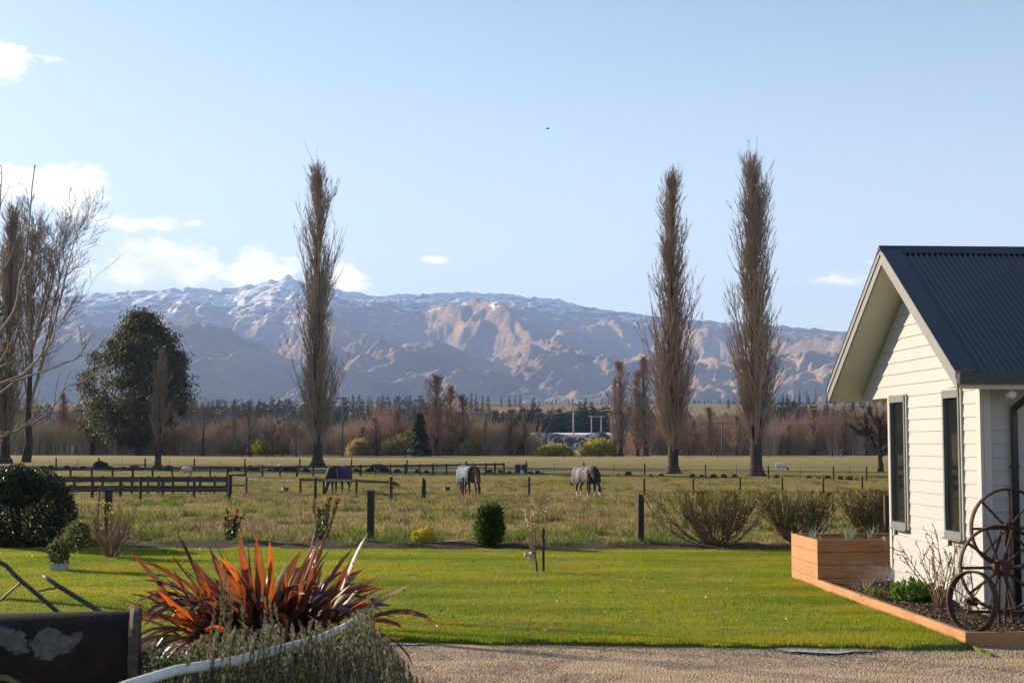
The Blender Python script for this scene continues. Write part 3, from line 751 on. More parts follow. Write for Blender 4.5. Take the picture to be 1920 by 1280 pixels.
def broad_tree(H, seed, spread=.55, nl=11, fork=.14, n2=9, n3=8, n4=5, r0=.4, tw=.02, up=.75, stems=1):
    """bare spreading tree with an upright fan of limbs"""
    rg = rngf(seed); tb = MB(); cb = MB()
    tp = np.array([[0, 0, 0], [.01 * H, 0, H * fork * .5], [.0, .01 * H, H * fork], [.01 * H, 0, H * (fork + .30)], [0, .01 * H, H * .72]])
    tb.tubes(tp, np.array([r0 * 1.35, r0, r0 * .85, r0 * .5, r0 * .16]), 8)
    t = rg.uniform(0, 1, nl) ** 1.3; t[0] = 0
    a = np.arange(nl) * 2.4 + rg.uniform(-.4, .4, nl); ang = rg.uniform(.35, 1.0, nl) * spread * 1.55
    z0 = H * fork + t * H * .45; st = np.stack([np.interp(z0, tp[:, 2], tp[:, 0]), np.interp(z0, tp[:, 2], tp[:, 1]), z0], 1)
    d = np.stack([np.cos(a) * np.sin(ang), np.sin(a) * np.sin(ang), np.cos(ang)], 1); L = (H - z0) * rg.uniform(.75, 1.02, nl)
    q = grow(st, d, L, 8, up, .06, rg); qr = taper(np.full(nl, r0 * .42) * (1 - .5 * t), .02, 8); cb.tubes(q, qr, 5)
    s, dd, r, tt, bi = along(q, qr, n2, .18, .97, .55, rg); L2 = L[bi] * rg.uniform(.2, .42, len(bi)) * (1.2 - .7 * tt)
    q2 = grow(s, dd, L2, 5, up * .8, .08, rg); q2r = taper(np.minimum(r * .65, .06), .012, 5); cb.tubes(q2, q2r, 3)
    s, dd, r, tt, bi = along(q2, q2r, n3, .15, 1, .6, rg); L3 = L2[bi] * rg.uniform(.2, .5, len(bi)) + .2
    q3 = grow(s, dd, L3, 3, up * .5, .1, rg); cb.tubes(q3, taper(np.full(len(s), tw * .9), tw * .5, 3), 3)
    s, dd, r, tt, bi = along(q3, taper(np.full(len(s), tw), tw * .5, 3), n4, .2, 1, .6, rg)
    cb.spikes(s, s + unit(dd + np.array([0, 0, .3])) * (L3[bi] * rg.uniform(.25, .6, len(bi)) + .1)[:, None], tw * .8)
    return tb, cb
def tree_thing(name, label, cat, loc, tb, cb, tm, cm, rz=0, group=None):
    t = thing(name, label, cat, loc, rz, group)
    tb.build('trunk', tm, t, True); cb.build('crown', cm, t); return t
def base_y(px, Yd): return Vector(((px - 960) / F * Yd, Yd, float(zt((px - 960) / F * Yd, Yd))))
def hgt(px, pytop, p): return at_y(px, pytop, p.y).z - p.z

# three great poplars, each its own tree
p = ground(595, 872.5); H1 = hgt(601, 291, p)
tb, cb = poplar(H1, 7, .084, 165, 11, 7, .54, .019, .04, 3, ([0, .08, .22, .3, .42, .6, .75, .9, 1], [.8, 1.05, .95, .82, .92, .95, .7, .5, .3]))
tree_thing('lombardy_poplar', 'tall bare poplar standing alone left of centre behind the purple rugged horse', 'tree', p, tb, cb, M['bark_dark'], M['twig_poplar'], group='great bare poplars')
p = ground(1262, 889); H2 = hgt(1276, 314, p)
tb, cb = poplar(H2, 23, .084, 160, 11, 7, .44, .0155, .045, 3, ([0, .08, .25, .45, .6, .8, 1], [1.0, 1.15, 1.05, .85, .72, .5, .3]))
tree_thing('lombardy_poplar', 'left one of the two bare poplars near the house, with a flared trunk foot', 'tree', p, tb, cb, M['bark_dark'], M['twig_poplar'], .5, group='great bare poplars')
p = ground(1418, 893); H3 = hgt(1447, 287, p)
tb, cb = poplar(H3, 41, .092, 160, 11, 7, .48, .0155, .055, 3, ([0, .08, .25, .5, .7, .85, 1], [.8, 1.0, .95, 1.0, .9, .7, .4]))
tree_thing('lombardy_poplar', 'right one of the two bare poplars near the house, with a forked double top', 'tree', p, tb, cb, M['bark_dark'], M['twig_poplar'], 2.1, group='great bare poplars')
# left edge
p = base_y(12, 172); tb, cb = poplar(hgt(12, 372, p), 57, .09, 130, 11, 7, .6, .026, .05, 3)
tree_thing('lombardy_poplar', 'dense bare poplar cut off by the left edge of the view', 'tree', p, tb, cb, M['bark_dark'], M['twig_poplar'], group='great bare poplars')
p = base_y(52, 182); tb, cb = broad_tree(hgt(66, 398, p), 61, .27, 16, .16, 13, 9, 6, .5, .024, .6)
tree_thing('bare_tree', 'tall bare tree with a fan of upright limbs beside the left edge poplar', 'tree', p, tb, cb, M['bark_dark'], M['twig_grey'])
p = ground(296, 876); tb, cb = poplar(hgt(302, 655, p), 63, .10, 50, 10, 7, .34, .024, .16, 2)
tree_thing('young_poplar', 'slim young bare poplar in front of the dark evergreen', 'tree', p, tb, cb, M['bark_dark'], M['twig_brown'])
# a poplar just out of view whose long shadow lies along the stump row

# middle-distance trees along the far side of the paddock
tbA, cbA = poplar(22, 71, .095, 60, 11, 7, .36, .036, .04, 2); mA = (tbA.mesh('trunk', True), cbA.mesh('crown'))
tbB, cbB = poplar(22, 73, .085, 60, 11, 7, .34, .036, .04, 3); mB = (tbB.mesh('trunk', True), cbB.mesh('crown'))
tbC, cbC = broad_tree(16, 75, .5, 10, .16, 8, 7, 5, .32, .035, .6); mC = (tbC.mesh('trunk', True), cbC.mesh('crown'))
tbD, cbD = broad_tree(14, 77, .62, 12, .10, 8, 7, 5, .30, .035, .5); mD = (tbD.mesh('trunk', True), cbD.mesh('crown'))
def mid_tree(kind, px, top, Yd, label, tmat, cmat, rz, wx=1.0, base=22.0):
    p = base_y(px, Yd); h = hgt(px, top, p); me = {'A': mA, 'B': mB, 'C': mC, 'D': mD}[kind]; b = {'A': 22, 'B': 22, 'C': 16, 'D': 14}[kind]
    t = thing('poplar' if kind in 'AB' else 'bare_tree', label, 'tree', p, rz, 'bare trees along the far side of the paddock')
    s = h / b; t.scale = (s * wx * 1.35, s * wx * 1.35, s)
    for me_, nm, mt in ((me[0], 'trunk', tmat), (me[1], 'crown', cmat)):
        o = bpy.data.objects.new(nm, me_); COL.objects.link(o); o.parent = t
        if len(me_.materials) == 0: me_.materials.append(mt)
        o.material_slots[0].link = 'OBJECT'; o.material_slots[0].material = mt
    return t
bd, tp_, tbn, tg = M['bark_dark'], M['twig_poplar'], M['twig_brown'], M['twig_grey']
mids = [('A', 818, 700, 268, 'tallest of the clump of bare poplars left of the blue rugged horse', bd, tbn, .3, 1.7), ('B', 845, 722, 272, 'second bare poplar of the clump, shorter than its left neighbour', bd, tbn, 1.3, 1.7),
        ('A', 868, 738, 275, 'shortest right-hand poplar of the central clump', bd, tbn, 2.6, 1.7), ('B', 800, 756, 280, 'low bare poplar at the left foot of the central clump', bd, tbn, 4.1, 1.5),
        ('A', 958, 765, 276, 'stout bare poplar over the yellow willows right of the central clump', bd, tbn, 4.2, 2.0), ('B', 984, 772, 279, 'bare poplar at the left end of the white roof', bd, tbn, 5.2, 1.5),
        ('B', 911, 783, 268, 'thin bare tree between the central clump and the white roof', bd, tg, .7, .9),
        ('A', 1163, 674, 262, 'slender bare poplar standing left of the pair near the house', bd, tp_, 1.9, 1.15), ('B', 1152, 706, 263, 'shorter stem close against the slender poplar on its left', bd, tp_, 3.3, .8),
        ('B', 1209, 668, 262, 'bushy bare poplar just left of the flared poplar', bd, tp_, .2, 1.4), ('A', 1194, 690, 264, 'lower leader beside the bushy poplar', bd, tp_, 5.5, .9),
        ('A', 1330, 762, 268, 'bare poplar between the two great right-hand poplars', bd, tbn, 2.2, 1.6), ('B', 1300, 786, 272, 'low bare poplar right behind the flared poplar', bd, tbn, 3.9, 1.7), ('B', 1380, 778, 270, 'low bare poplar half hidden behind the forked poplar', bd, tbn, 1.1, 1.7),
        ('A', 1524, 764, 276, 'pale pointed bare tree in the thicket left of the house', bd, tbn, 3.0, 2.2), ('B', 1585, 770, 275, 'dark pointed bare tree in the thicket nearest the gable eave', bd, tbn, 5.9, 1.9), ('A', 1478, 795, 275, 'low bare tree in the thicket right of the forked poplar', bd, tbn, .9, 2.2), ('B', 1622, 776, 278, 'bare tree crowding under the low eave of the gable', bd, tbn, 2.0, 2.2),
        ('A', 705, 782, 272, 'low brown bare tree right of the tall power pole', bd, tbn, 2.0, 2.2), ('B', 745, 770, 276, 'brown bare tree above the grey field sign', bd, tbn, 4.0, 2.0), ('A', 680, 800, 271, 'small brown bare tree beside the tall power pole', bd, tbn, 5.0, 2.4),
        ('C', 382, 748, 262, 'bare round tree just right of the dark evergreen', bd, tg, .4, 1.0), ('C', 470, 752, 266, 'bare open tree over the yellow shrubs left of the tall poplar', bd, tg, 2.4, 1.0), ('A', 440, 748, 262, 'thin leaning bare tree between two round bare trees', bd, tg, 2.9, .5),
        ('D', 556, 780, 264, 'low spreading bare tree with forked trunk left of the tall poplar', bd, tbn, 1.0, 1.0), ('D', 512, 788, 268, 'small bare tree amid yellow shrubs', bd, tbn, 3.0, .9),
        ('D', 216, 772, 288, 'bare twiggy tree behind the left side of the evergreen', bd, tbn, 4.4, 1.0), ('A', 120, 735, 290, 'thin bare poplar behind the fan-limbed tree', bd, tbn, 2.4, 1.1), ('D', 160, 770, 292, 'bare tree low behind the left edge trees', bd, tg, 5.4, 1.1), ('C', 30, 745, 292, 'bare tree behind the left edge poplar foot', bd, tg, 5.0, 1.1), ('D', 335, 790, 282, 'low bare tree under the right side of the evergreen', bd, tg, .5, 1.0),
        ('D', 610, 795, 285, 'low bare tree right behind the tall poplar trunk', bd, tbn, 2.2, 1.1)]
for a in mids: mid_tree(*a)
p = base_y(1648, 120); tb, cb = broad_tree(hgt(1640, 752, p), 83, .75, 11, .2, 9, 8, 5, .22, .012, .2)
tree_thing('bare_tree', 'dark gnarled bare tree half hidden behind the gable wall', 'tree', p, tb, cb, M['bark_dark'], M['bark_dark'])

# the near fruit tree whose boughs reach in from the left
root = thing('bare_fruit_tree', 'near bare tree whose budded boughs reach in at the left edge', 'tree', (-9.9, 21.5, 0))
org = np.array([-9.9, 21.5, 0])
tb = MB(); tpts = np.array([(0, 0, -.05), (.05, .02, .6), (.1, .05, 1.3), (.18, .05, 2.0), (.2, .0, 3.0), (.25, .1, 4.3)]); tb.tubes(tpts, np.array([.16, .13, .12, .10, .08, .05]), 9); tb.build('trunk', M['bark_pale'], root, True)
boughs = [([(-60, 690), (0, 626), (33, 575), (35, 536), (50, 475), (55, 414), (64, 309)], .030), ([(-60, 740), (0, 680), (26, 632), (41, 597)], .02), ([(-70, 730), (0, 687), (44, 670), (79, 615)], .022),
          ([(-70, 745), (0, 718), (35, 707), (75, 668), (100, 640), (106, 590)], .026), ([(-70, 790), (0, 737), (70, 680), (95, 622), (98, 585)], .024), ([(-60, 735), (44, 709), (74, 698), (125, 680), (153, 667), (162, 637)], .020),
          ([(-80, 812), (0, 812), (26, 810), (61, 786), (68, 768)], .022), ([(-20, 830), (72, 788), (105, 759), (122, 724), (149, 720), (162, 694)], .015), ([(-30, 520), (-6, 440), (0, 385), (4, 312)], .02), ([(-90, 600), (-40, 480), (-30, 350)], .03), ([(-80, 640), (-20, 560), (10, 500), (14, 455)], .018)]
rg = rngf(5); cb = MB(); sh = MB()
for pts, r in boughs:
    dep = 21.5 + rg.uniform(-1.2, 1.2)
    q = [np.array(at_y(a, b, dep)) - org for a, b in pts]
    a0 = q[0]; st = np.array([.2, 0, max(a0[2] - .9, .9)]); q = [st, (st + a0) / 2 + np.array([-.05, 0, -.1])] + q
    q = np.array(q); tt = np.linspace(0, 1, len(q)); t2 = np.linspace(0, 1, 22); qq = np.stack([np.interp(t2, tt, q[:, i]) for i in range(3)], 1)
    qq[1:-1] = (qq[:-2] + 2 * qq[1:-1] + qq[2:]) / 4; qq[2:] += rg.normal(0, .006, qq[2:].shape)
    rr = r * 1.25 * (1 - .78 * t2); cb.tubes(qq, rr, 6)
    s, dd, r_, t_, bi = along(qq[None], rr[None], 34, .3, 1, .8, rg); cb.spikes(s, s + unit(dd) * rg.uniform(.02, .06, len(s))[:, None], .009)
    s, dd, r_, t_, bi = along(qq[None], rr[None], 5, .35, .95, .6, rg); g_ = grow(s, dd, rg.uniform(.2, .55, len(s)), 5, .5, .1, rg); sh.tubes(g_, taper(np.full(len(s), .008), .003, 5), 4)
    s, dd, r_, t_, bi = along(g_, taper(np.full(len(s), .008), .003, 5), 8, .1, 1, .8, rg); sh.spikes(s, s + unit(dd) * .03, .006)
cb.build('bough', M['bark_pale'], root); stuff(sh.build('side_shoots', M['bark_pale'], root))

# dark evergreen gum
p = base_y(262, 278); H = hgt(268, 583, p); rg = rngf(91); root = thing('eucalyptus_tree', 'big dark evergreen tree with dense drooping leaves left of the lone poplar', 'tree', p)
tb = MB(); tb.tubes(np.array([(0, 0, 0), (.2, 0, H * .1), (0, .2, H * .3), (.3, 0, H * .6), (.2, 0, H * .9)]), np.array([.75, .6, .5, .35, .1]), 9)
prof_z = [.07, .12, .2, .32, .45, .58, .7, .8, .9, 1.0]; prof_l = [.5, 4.5, 8.5, 9.8, 10.0, 8.6, 6.8, 5.0, 2.8, .5]; prof_r = [.5, 2.0, 6.0, 9.6, 9.6, 9.0, 8.0, 6.2, 3.4, .5]
cc = []
for i in range(250):
    t = rg.uniform(.09, .98); a = rg.uniform(0, 6.28); ca = math.cos(a)
    rmx = np.interp(t, prof_z, prof_r if ca > 0 else prof_l); rr = rmx * rg.uniform(.35, 1.0) ** .6
    if rmx < 4 and t < .2 and rg.random() < .5: continue
    cc.append((ca * rr, math.sin(a) * rr * .9, H * t))
cc = np.array(cc); lf = MB(); N = 0
for c in cc:
    n = rg.integers(70, 130); q = rg.normal(0, 1, (n, 3)) * np.array([.95, .95, .75]) * rg.uniform(.7, 1.35) + c
    d = rg.normal(0, .6, (n, 3)) + np.array([0, 0, -.8]); lf.leaves(q, d, rg.uniform(.22, .42, n), rg.uniform(.5, 1.1, n), rg)
st = np.stack([cc[:, 0] * .06, cc[:, 1] * .06, np.maximum(cc[:, 2] - np.hypot(cc[:, 0], cc[:, 1]) * .8 - 1, 1.5)], 1)
br = np.stack([st, st * .5 + cc * .5 + np.array([0, 0, -.4]), cc], 1); tb.tubes(br, np.tile([.16, .09, .03], (len(br), 1)), 4)
M['gum_leaf'] = leafmat('gum_leaf', [(.035, .045, .014), (.075, .08, .025), (.16, .14, .05), (.05, .06, .02)], .35, .6, .25)
tb.build('trunk', M['bark_dark'], root, True); lf.build('crown', M['gum_leaf'], root)
ge = copy_thing(root, (-66, 158, float(zt(-66, 158))), 2.2, 'dense evergreen beyond the left edge that throws a long shadow along the stumps', (.9, .9, 1.2))
# its smaller brownish neighbour
p = base_y(175, 284); H = hgt(175, 650, p); root = thing('small_evergreen', 'smaller brownish evergreen leaning behind the left side of the big dark one', 'tree', p)
tb = MB(); tb.tubes(np.array([(0, 0, 0), (.3, 0, H * .4), (0, .2, H * .95)]), np.array([.35, .25, .05]), 7); lf = MB()
for i in range(44):
    t = rg.uniform(.15, 1); a = rg.uniform(0, 6.28); rr = 3.6 * math.sin(math.pi * min(.95, t * .85 + .12)) * rg.uniform(.4, 1); c = np.array([math.cos(a) * rr, math.sin(a) * rr, H * t])
    n = rg.integers(30, 60); lf.leaves(rg.normal(0, .7, (n, 3)) + c, rg.normal(0, .6, (n, 3)) + np.array([0, 0, -.5]), .28, rg.uniform(.5, .9, n), rg)
tb.build('trunk', M['bark_dark'], root, True); lf.build('crown', leafmat('brown_leaf', [(.06, .05, .02), (.11, .085, .035), (.16, .11, .05)], .3), root)

# ------------------------------------------------------------------ conifers
def pine_mesh(H, W, seed, n=150, droop=.25):
    rg = rngf(seed); mb = MB(); mb.tubes(np.array([(0, 0, 0), (0, 0, H * .9)]), np.array([H * .018, .03]), 4)
    t = np.sort(rg.uniform(.08, 1, n)); a = rg.uniform(0, 6.28, n); L = W * (1 - t) ** .6 * rg.uniform(.6, 1.15, n) + .15 * W * .4
    st = np.stack([np.zeros(n), np.zeros(n), t * H], 1); d = np.stack([np.cos(a), np.sin(a), rg.uniform(-.1, .45, n) - droop * (1 - t)], 1)
    e = st + d * L[:, None]; side = np.stack([-np.sin(a), np.cos(a), 0 * a], 1) * (L * .32)[:, None]; m = st + d * (L * .6)[:, None] + np.array([0, 0, .05 * H * .3])
    v = np.stack([st, m + side + np.array([0, 0, -.35]), e, m - side + np.array([0, 0, -.35]), m], 1).reshape(-1, 3); i = np.arange(n) * 5
    mb.add(v, tris=np.concatenate([np.stack([i, i + 1, i + 4], 1), np.stack([i + 1, i + 2, i + 4], 1), np.stack([i + 2, i + 3, i + 4], 1), np.stack([i + 3, i, i + 4], 1)])); return mb
M['pine'] = leafmat('pine', [(.010, .020, .008), (.018, .03, .011), (.03, .04, .014)], .15, .8, .05)
pm = [pine_mesh(18, w, 200 + i, 130) for i, w in enumerate((3.0, 3.6, 2.5, 4.2))]
pv = [(np.concatenate(q.v), np.concatenate(q.t), np.concatenate(q.q)) for q in pm]
def forest(name, spots, label, seed):
    rg = rngf(seed); mb = MB()
    for (x, y, h, w) in spots:
        v, t, q = pv[rg.integers(0, 4)]; a = rg.uniform(0, 6.28); s = h / 18
        vv = np.stack([(v[:, 0] * math.cos(a) - v[:, 1] * math.sin(a)) * s * w, (v[:, 0] * math.sin(a) + v[:, 1] * math.cos(a)) * s * w, v[:, 2] * s], 1)
        mb.add(vv + np.array([x, y, float(zt(x, y)) - .3]), tris=t, quads=q)
    return stuff(mb.build(name, M['pine']), label, 'forest')
rg = rngf(301); sp = []
def tops(px, pts): return float(np.interp(px, [q[0] for q in pts], [q[1] for q in pts]))
front_top = [(560, 768), (650, 772), (700, 760), (740, 770), (790, 765), (880, 762), (930, 760), (1000, 757), (1040, 765), (1100, 752), (1150, 762), (1250, 765), (1330, 775), (1420, 770), (1470, 748), (1520, 752), (1560, 762), (1620, 770), (1700, 765), (1900, 760), (2100, 765)]
for px in np.arange(625, 1720, 5.0):
    for k in range(3):
        Yd = rg.uniform(600, 760); q = px + rg.uniform(-5, 5)
        if 1000 < q < 1180 and Yd < 640: Yd += 60
        x = (q - 960) / F * Yd; top = tops(q, front_top) + (rg.uniform(-3, 14) if k == 0 else rg.uniform(8, 26)); h = at_y(q, top, Yd).z - float(zt(x, Yd))
        if h > 4: sp.append((x, Yd, h, rg.uniform(1.5, 2.4)))
forest('pine_forest', sp, 'dark band of pine forest beyond the paddock trees', 1)
sp = []
for px in np.arange(330, 660, 5.5):
    for k in range(2):
        Yd = rg.uniform(1000, 1150); q = px + rg.uniform(-5, 5); x = (q - 960) / F * Yd; top = rg.uniform(746, 762) + (14 if k else 0); h = at_y(q, top, Yd).z - float(zt(x, Yd))
        if h > 4: sp.append((x, Yd, h, rg.uniform(1.3, 2.2)))
for px in np.arange(660, 800, 4.5):
    Yd = rg.uniform(1050, 1200); q = px + rg.uniform(-4, 4); x = (q - 960) / F * Yd; h = at_y(q, rg.uniform(738, 752), Yd).z - float(zt(x, Yd)); sp.append((x, Yd, min(max(h, 8), 26), rg.uniform(1.1, 1.7)))
for px in list(np.arange(-200, 330, 7)) + list(np.arange(1470, 2200, 7)):
    Yd = rg.uniform(900, 1150); q = px + rg.uniform(-5, 5); x = (q - 960) / F * Yd; h = at_y(q, rg.uniform(752, 766), Yd).z - float(zt(x, Yd)); sp.append((x, Yd, min(max(h, 8), 26), rg.uniform(1.3, 2.2)))
forest('distant_forest', sp, 'hazy blue pine forest on the far terrace at the foot of the mountains', 2)
sp = []
for px in np.arange(1000, 1720, 5):                # thin line of trees on the terrace edge
    Yd = rg.uniform(1500, 1700); q = px + rg.uniform(-3, 3); x = (q - 960) / F * Yd; sp.append((x, Yd, rg.uniform(4, 9), 1.5))
forest('shelter_belt', sp, 'thin dark line of trees along the terrace edge under the mountains', 3)
pmesh = [q.mesh('crown') for q in pm]
far_pines = [(884, 735, 1130, 'leftmost of the tall pines on the skyline right of the central poplars', 1), (893, 736, 1140, 'second of the tall skyline pines, close to the leftmost', 1), (905, 738, 1135, 'third skyline pine, first of the wider pair', 1.2), (915, 740, 1130, 'fourth skyline pine, beside the wide one', 1),
             (940, 741, 1190, 'small skyline pine left of the short row', 1), (955, 741, 1190, 'pine at the start of the short skyline row', 1.2), (966, 739, 1195, 'pine in the middle of the short skyline row', 1), (975, 739, 1195, 'pine at the end of the short skyline row', 1),
             (1000, 742, 1050, 'dark pine on the tan terrace left of the concrete pole', 1.4), (1010, 750, 1060, 'smaller pine beside the one on the tan terrace', 1.2), (1075, 754, 1000, 'pointed pine behind the concrete pole', 1), (1098, 744, 1060, 'tall pine on the tan terrace above the H-frame poles', 1.1), (1088, 751, 1055, 'shorter pine left of the tall one above the H-frame poles', 1.1),
             (1365, 749, 1080, 'lone pine on the tan slope between the great right-hand poplars', 1.2), (1476, 742, 1050, 'dark pine left of the pale poplar row near the gable', 1), (510, 744, 1300, 'round pine on the far terrace left of the lone poplar', 2.0), (523, 744, 1305, 'second round pine on the far terrace, right of the first', 1.8), (543, 746, 1300, 'small round pine close left of the lone poplar', 1.9)]
for i, (px, top, Yd, lab, w) in enumerate(far_pines):
    x = (px - 960) / F * Yd; z = float(zt(x, Yd)); h = max(at_y(px, top, Yd).z - z, 9)
    t = thing('pine_tree', lab, 'tree', (x, Yd, z - .5), i * 1.7, 'pines on the far terrace'); s = h / 18; t.scale = (s * w, s * w, s)
    o = link('crown', pmesh[i % 4], M['pine'], t)
for i, px in enumerate((1490, 1499, 1513, 1529)):
    Yd = 1250; x = (px - 960) / F * Yd; z = float(zt(x, Yd)); h = max(at_y(px, (737, 732, 733, 730)[i], Yd).z - z, 10)
    t = thing('poplar', ('first', 'second', 'third', 'last')[i] + ' from the left of the four pale far poplars above the low eave', 'tree', (x, Yd, z), i * 2.0, 'far poplars beside the gable'); s = h / 22; t.scale = (s * 1.4, s * 1.4, s)
    for me_, nm, mt in ((mA[0], 'trunk', bd), (mA[1], 'crown', tp_)):
        o = bpy.data.objects.new(nm, me_); COL.objects.link(o); o.parent = t; o.material_slots[0].link = 'OBJECT'; o.material_slots[0].material = mt
p = base_y(787, 258); t = thing('conifer', 'dark green pointed conifer at the foot of the wooden power pole', 'tree', p); h = hgt(787, 772, p)
pine_mesh(h, 2.6, 333, 420, .5).build('crown', leafmat('conifer_green', [(.03, .05, .018), (.06, .085, .03), (.1, .11, .04)], .25), t)

# ------------------------------------------------------------------ thicket and willows
def thicket(spots, name, mat, label, seed, ntw=130):
    rg = rngf(seed); mb = MB()
    for (x, y, h, w) in spots:
        z = float(zt(x, y)); n = ntw; b = np.stack([x + rg.normal(0, w * .35, n), y + rg.normal(0, w * .35, n), np.full(n, z)], 1)
        d = np.stack([rg.normal(0, .28, n), rg.normal(0, .28, n), np.ones(n)], 1); L = h * rg.uniform(.35, 1.05, n)
        q = grow(b, d, L, 3, .2, .12, rg); mb.tubes(q, taper(np.full(n, .05), .02, 3), 3)
        s, dd, r, t_, bi = along(q, taper(np.full(n, .05), .02, 3), 4, .3, 1, .5, rg); mb.spikes(s, s + dd * (L[bi] * rg.uniform(.12, .3, len(bi)))[:, None], .035)
    return stuff(mb.build(name, mat), label, 'thicket')
rg = rngf(401); sp = []
ttop = [(300, 815), (360, 800), (450, 795), (560, 800), (640, 800), (700, 795), (760, 800), (900, 808), (1000, 812), (1010, 848), (1140, 846), (1160, 815), (1280, 800), (1400, 800), (1470, 800), (1540, 790), (1640, 785), (1700, 790), (1900, 790)]
for px in np.arange(-60, 1990, 7):
    for k in range(2):
        q = px + rg.uniform(-6, 6); Yd = rg.uniform(276, 296) if q > 560 else rg.uniform(284, 300)
        top = tops(q, [(-100, 800), (280, 800)] + ttop) + rg.uniform(-16, 30) + (float(fbm(q / 34.0, 0.5, 2, 19)) - .5) * 46 - (rg.uniform(8, 34) if rg.random() < .22 and not 1000 < q < 1150 else 0); x = (q - 960) / F * Yd
        h = at_y(q, top, Yd).z - float(zt(x, Yd))
        if h > .8: sp.append((x, Yd, h, 2.0))
m, nt, out = new_mat('thicket_twig')
n1 = noise(nt, coords(nt, (.06, .06, .08)), 1.0, 4, .6)
principled(nt, out, ramp(nt, n1, [(.35, (.38, .25, .18)), (.5, (.52, .38, .26)), (.65, (.46, .40, .21))]), .9, .1); M['thicket'] = m
thicket(sp, 'bare_thicket', m, 'brown leafless thicket running along the far side of the paddock', 7)
M['willow'] = leafmat('willow', [(.34, .31, .03), (.46, .42, .04), (.28, .26, .04), (.40, .33, .07)], .6, .6, .2)
M['willow_pale'] = leafmat('willow_pale', [(.36, .28, .10), (.46, .36, .14), (.32, .25, .09)], .55, .6, .2)
def willow(px, top, Yd, wpx, label, pale, seed, dens=1.0):
    p = base_y(px, Yd); h = hgt(px, top, p); w = wpx / 2 / F * Yd; rg = rngf(seed)
    t = thing('willow_shrub', label, 'shrub', p, 0, 'yellow green willow shrubs'); tb = MB(); n = 26
    b = np.zeros((n, 3)); a = rg.uniform(0, 6.28, n); rr = w * rg.uniform(0, .85, n); e = np.stack([np.cos(a) * rr, np.sin(a) * rr, h * .85 * np.sqrt(1 - (rr / w) ** 2 * .8)], 1)
    tb.tubes(np.stack([e * np.array([.35, .35, 0]), e * np.array([.7, .7, .5]), e], 1), np.tile([.1, .07, .03], (n, 1)), 4)
    lf = MB(); n = int(2600 * dens); a = rg.uniform(0, 6.28, n); el_ = np.arcsin(rg.uniform(-.05, 1, n)); rr = rg.uniform(.55, 1.03, n) ** .6 * (.8 + .4 * fbm(a * 2.2 + seed, el_ * 4, 3, seed))
    c = np.stack([np.cos(a) * np.cos(el_) * w * rr, np.sin(a) * np.cos(el_) * w * rr, np.maximum(np.sin(el_) * h * rr, .1)], 1)
    lf.leaves(c, rg.normal(0, .5, (n, 3)) + np.array([0, 0, .7]), rg.uniform(.08, .16, n), rg.uniform(.4, 1.0, n), rg)
    tb.build('stem', M['twig_brown'], t); lf.build('crown', M['willow_pale' if pale else 'willow'], t)
for i, a in enumerate([(1040, 836, 262, 70, 'low yellow green willow in front of the dark quarry bank', 0), (1122, 826, 261, 68, 'rounded yellow green willow left of the slender poplar', 0), (770, 812, 274, 62, 'yellow willow mass right of the grey sign', 0), (900, 802, 284, 60, 'bright yellow green willow crown behind the thin bare tree', 0),
        (935, 802, 288, 60, 'second bright willow crown left of the stout poplar', 0), (745, 822, 270, 60, 'pale brown willow behind the grey sign', 1), (885, 826, 270, 46, 'pale willow under the bright crowns', 1), (1195, 828, 290, 60, 'pale willow between the slender and bushy poplars', 1), (425, 800, 292, 60, 'yellow willow crown right of the round bare tree', 0), (470, 802, 296, 62, 'yellow willow crown behind the open bare tree', 0), (515, 806, 294, 56, 'yellow willow crown left of the forked bare tree', 0),
        (500, 826, 282, 70, 'low olive willow under the yellow crowns', 0), (450, 822, 286, 60, 'pale willow below the leaning bare tree', 1), (1500, 806, 292, 70, 'olive willow crown in the right thicket', 1), (1430, 812, 288, 60, 'pale willow behind the forked poplar', 1), (990, 828, 280, 46, 'olive willow at the left end of the quarry bank', 0), (220, 822, 290, 66, 'pale shrub below the left of the evergreen', 1), (675, 826, 268, 50, 'pale brown shrub right of the tall power pole', 1)]): willow(*a, 500 + i)
# ------------------------------------------------------------------ house: local x along the front wall, local y away from the viewer
C0 = Vector((5.71, 17.30, 0))
M['board_white'] = simple('board_white', (.355, .352, .345), (.33, .326, .32), .9, .55, .35, .03, .002)
M['trim_white'] = simple('trim_white', (.42, .405, .38), (.39, .375, .355), 2, .5, .35, .05, .003)
M['soffit'] = simple('soffit', (.60, .57, .47), (.54, .51, .42), 1.5, .7, .2, .03, .003)
M['barge'] = simple('barge', (.20, .20, .20), (.165, .165, .168), 3, .45, .4, .04, .003)
M['roof_steel'] = simple('roof_steel', (.024, .025, .031), (.017, .018, .023), 2, .28, .6, .03, .002)
M['dark_steel'] = simple('dark_steel', (.022, .023, .027), (.015, .016, .019), 3, .4, .45, .03, .002)
M['frame_alu'] = simple('frame_alu', (.16, .16, .16), (.12, .12, .12), 4, .4, .5, .02, .002)
m, nt, out = new_mat('window_glass'); principled(nt, out, (.010, .011, .012), .02, .5); M['glass'] = m
house = thing('house', 'white weatherboard gable house with dark blue corrugated roof at the right', 'house', C0, HY)
Z0, CH = .21, .165; ZS = 2.85; RIDGE_Y, RIDGE_Z, SL = 2.18, 4.85, .673
def rz_at(y): return RIDGE_Z - SL * abs(y - RIDGE_Y)
WIN = [(.59, 1.17), (2.65, 3.30)]; WZ0, WZ1 = .98, 2.86
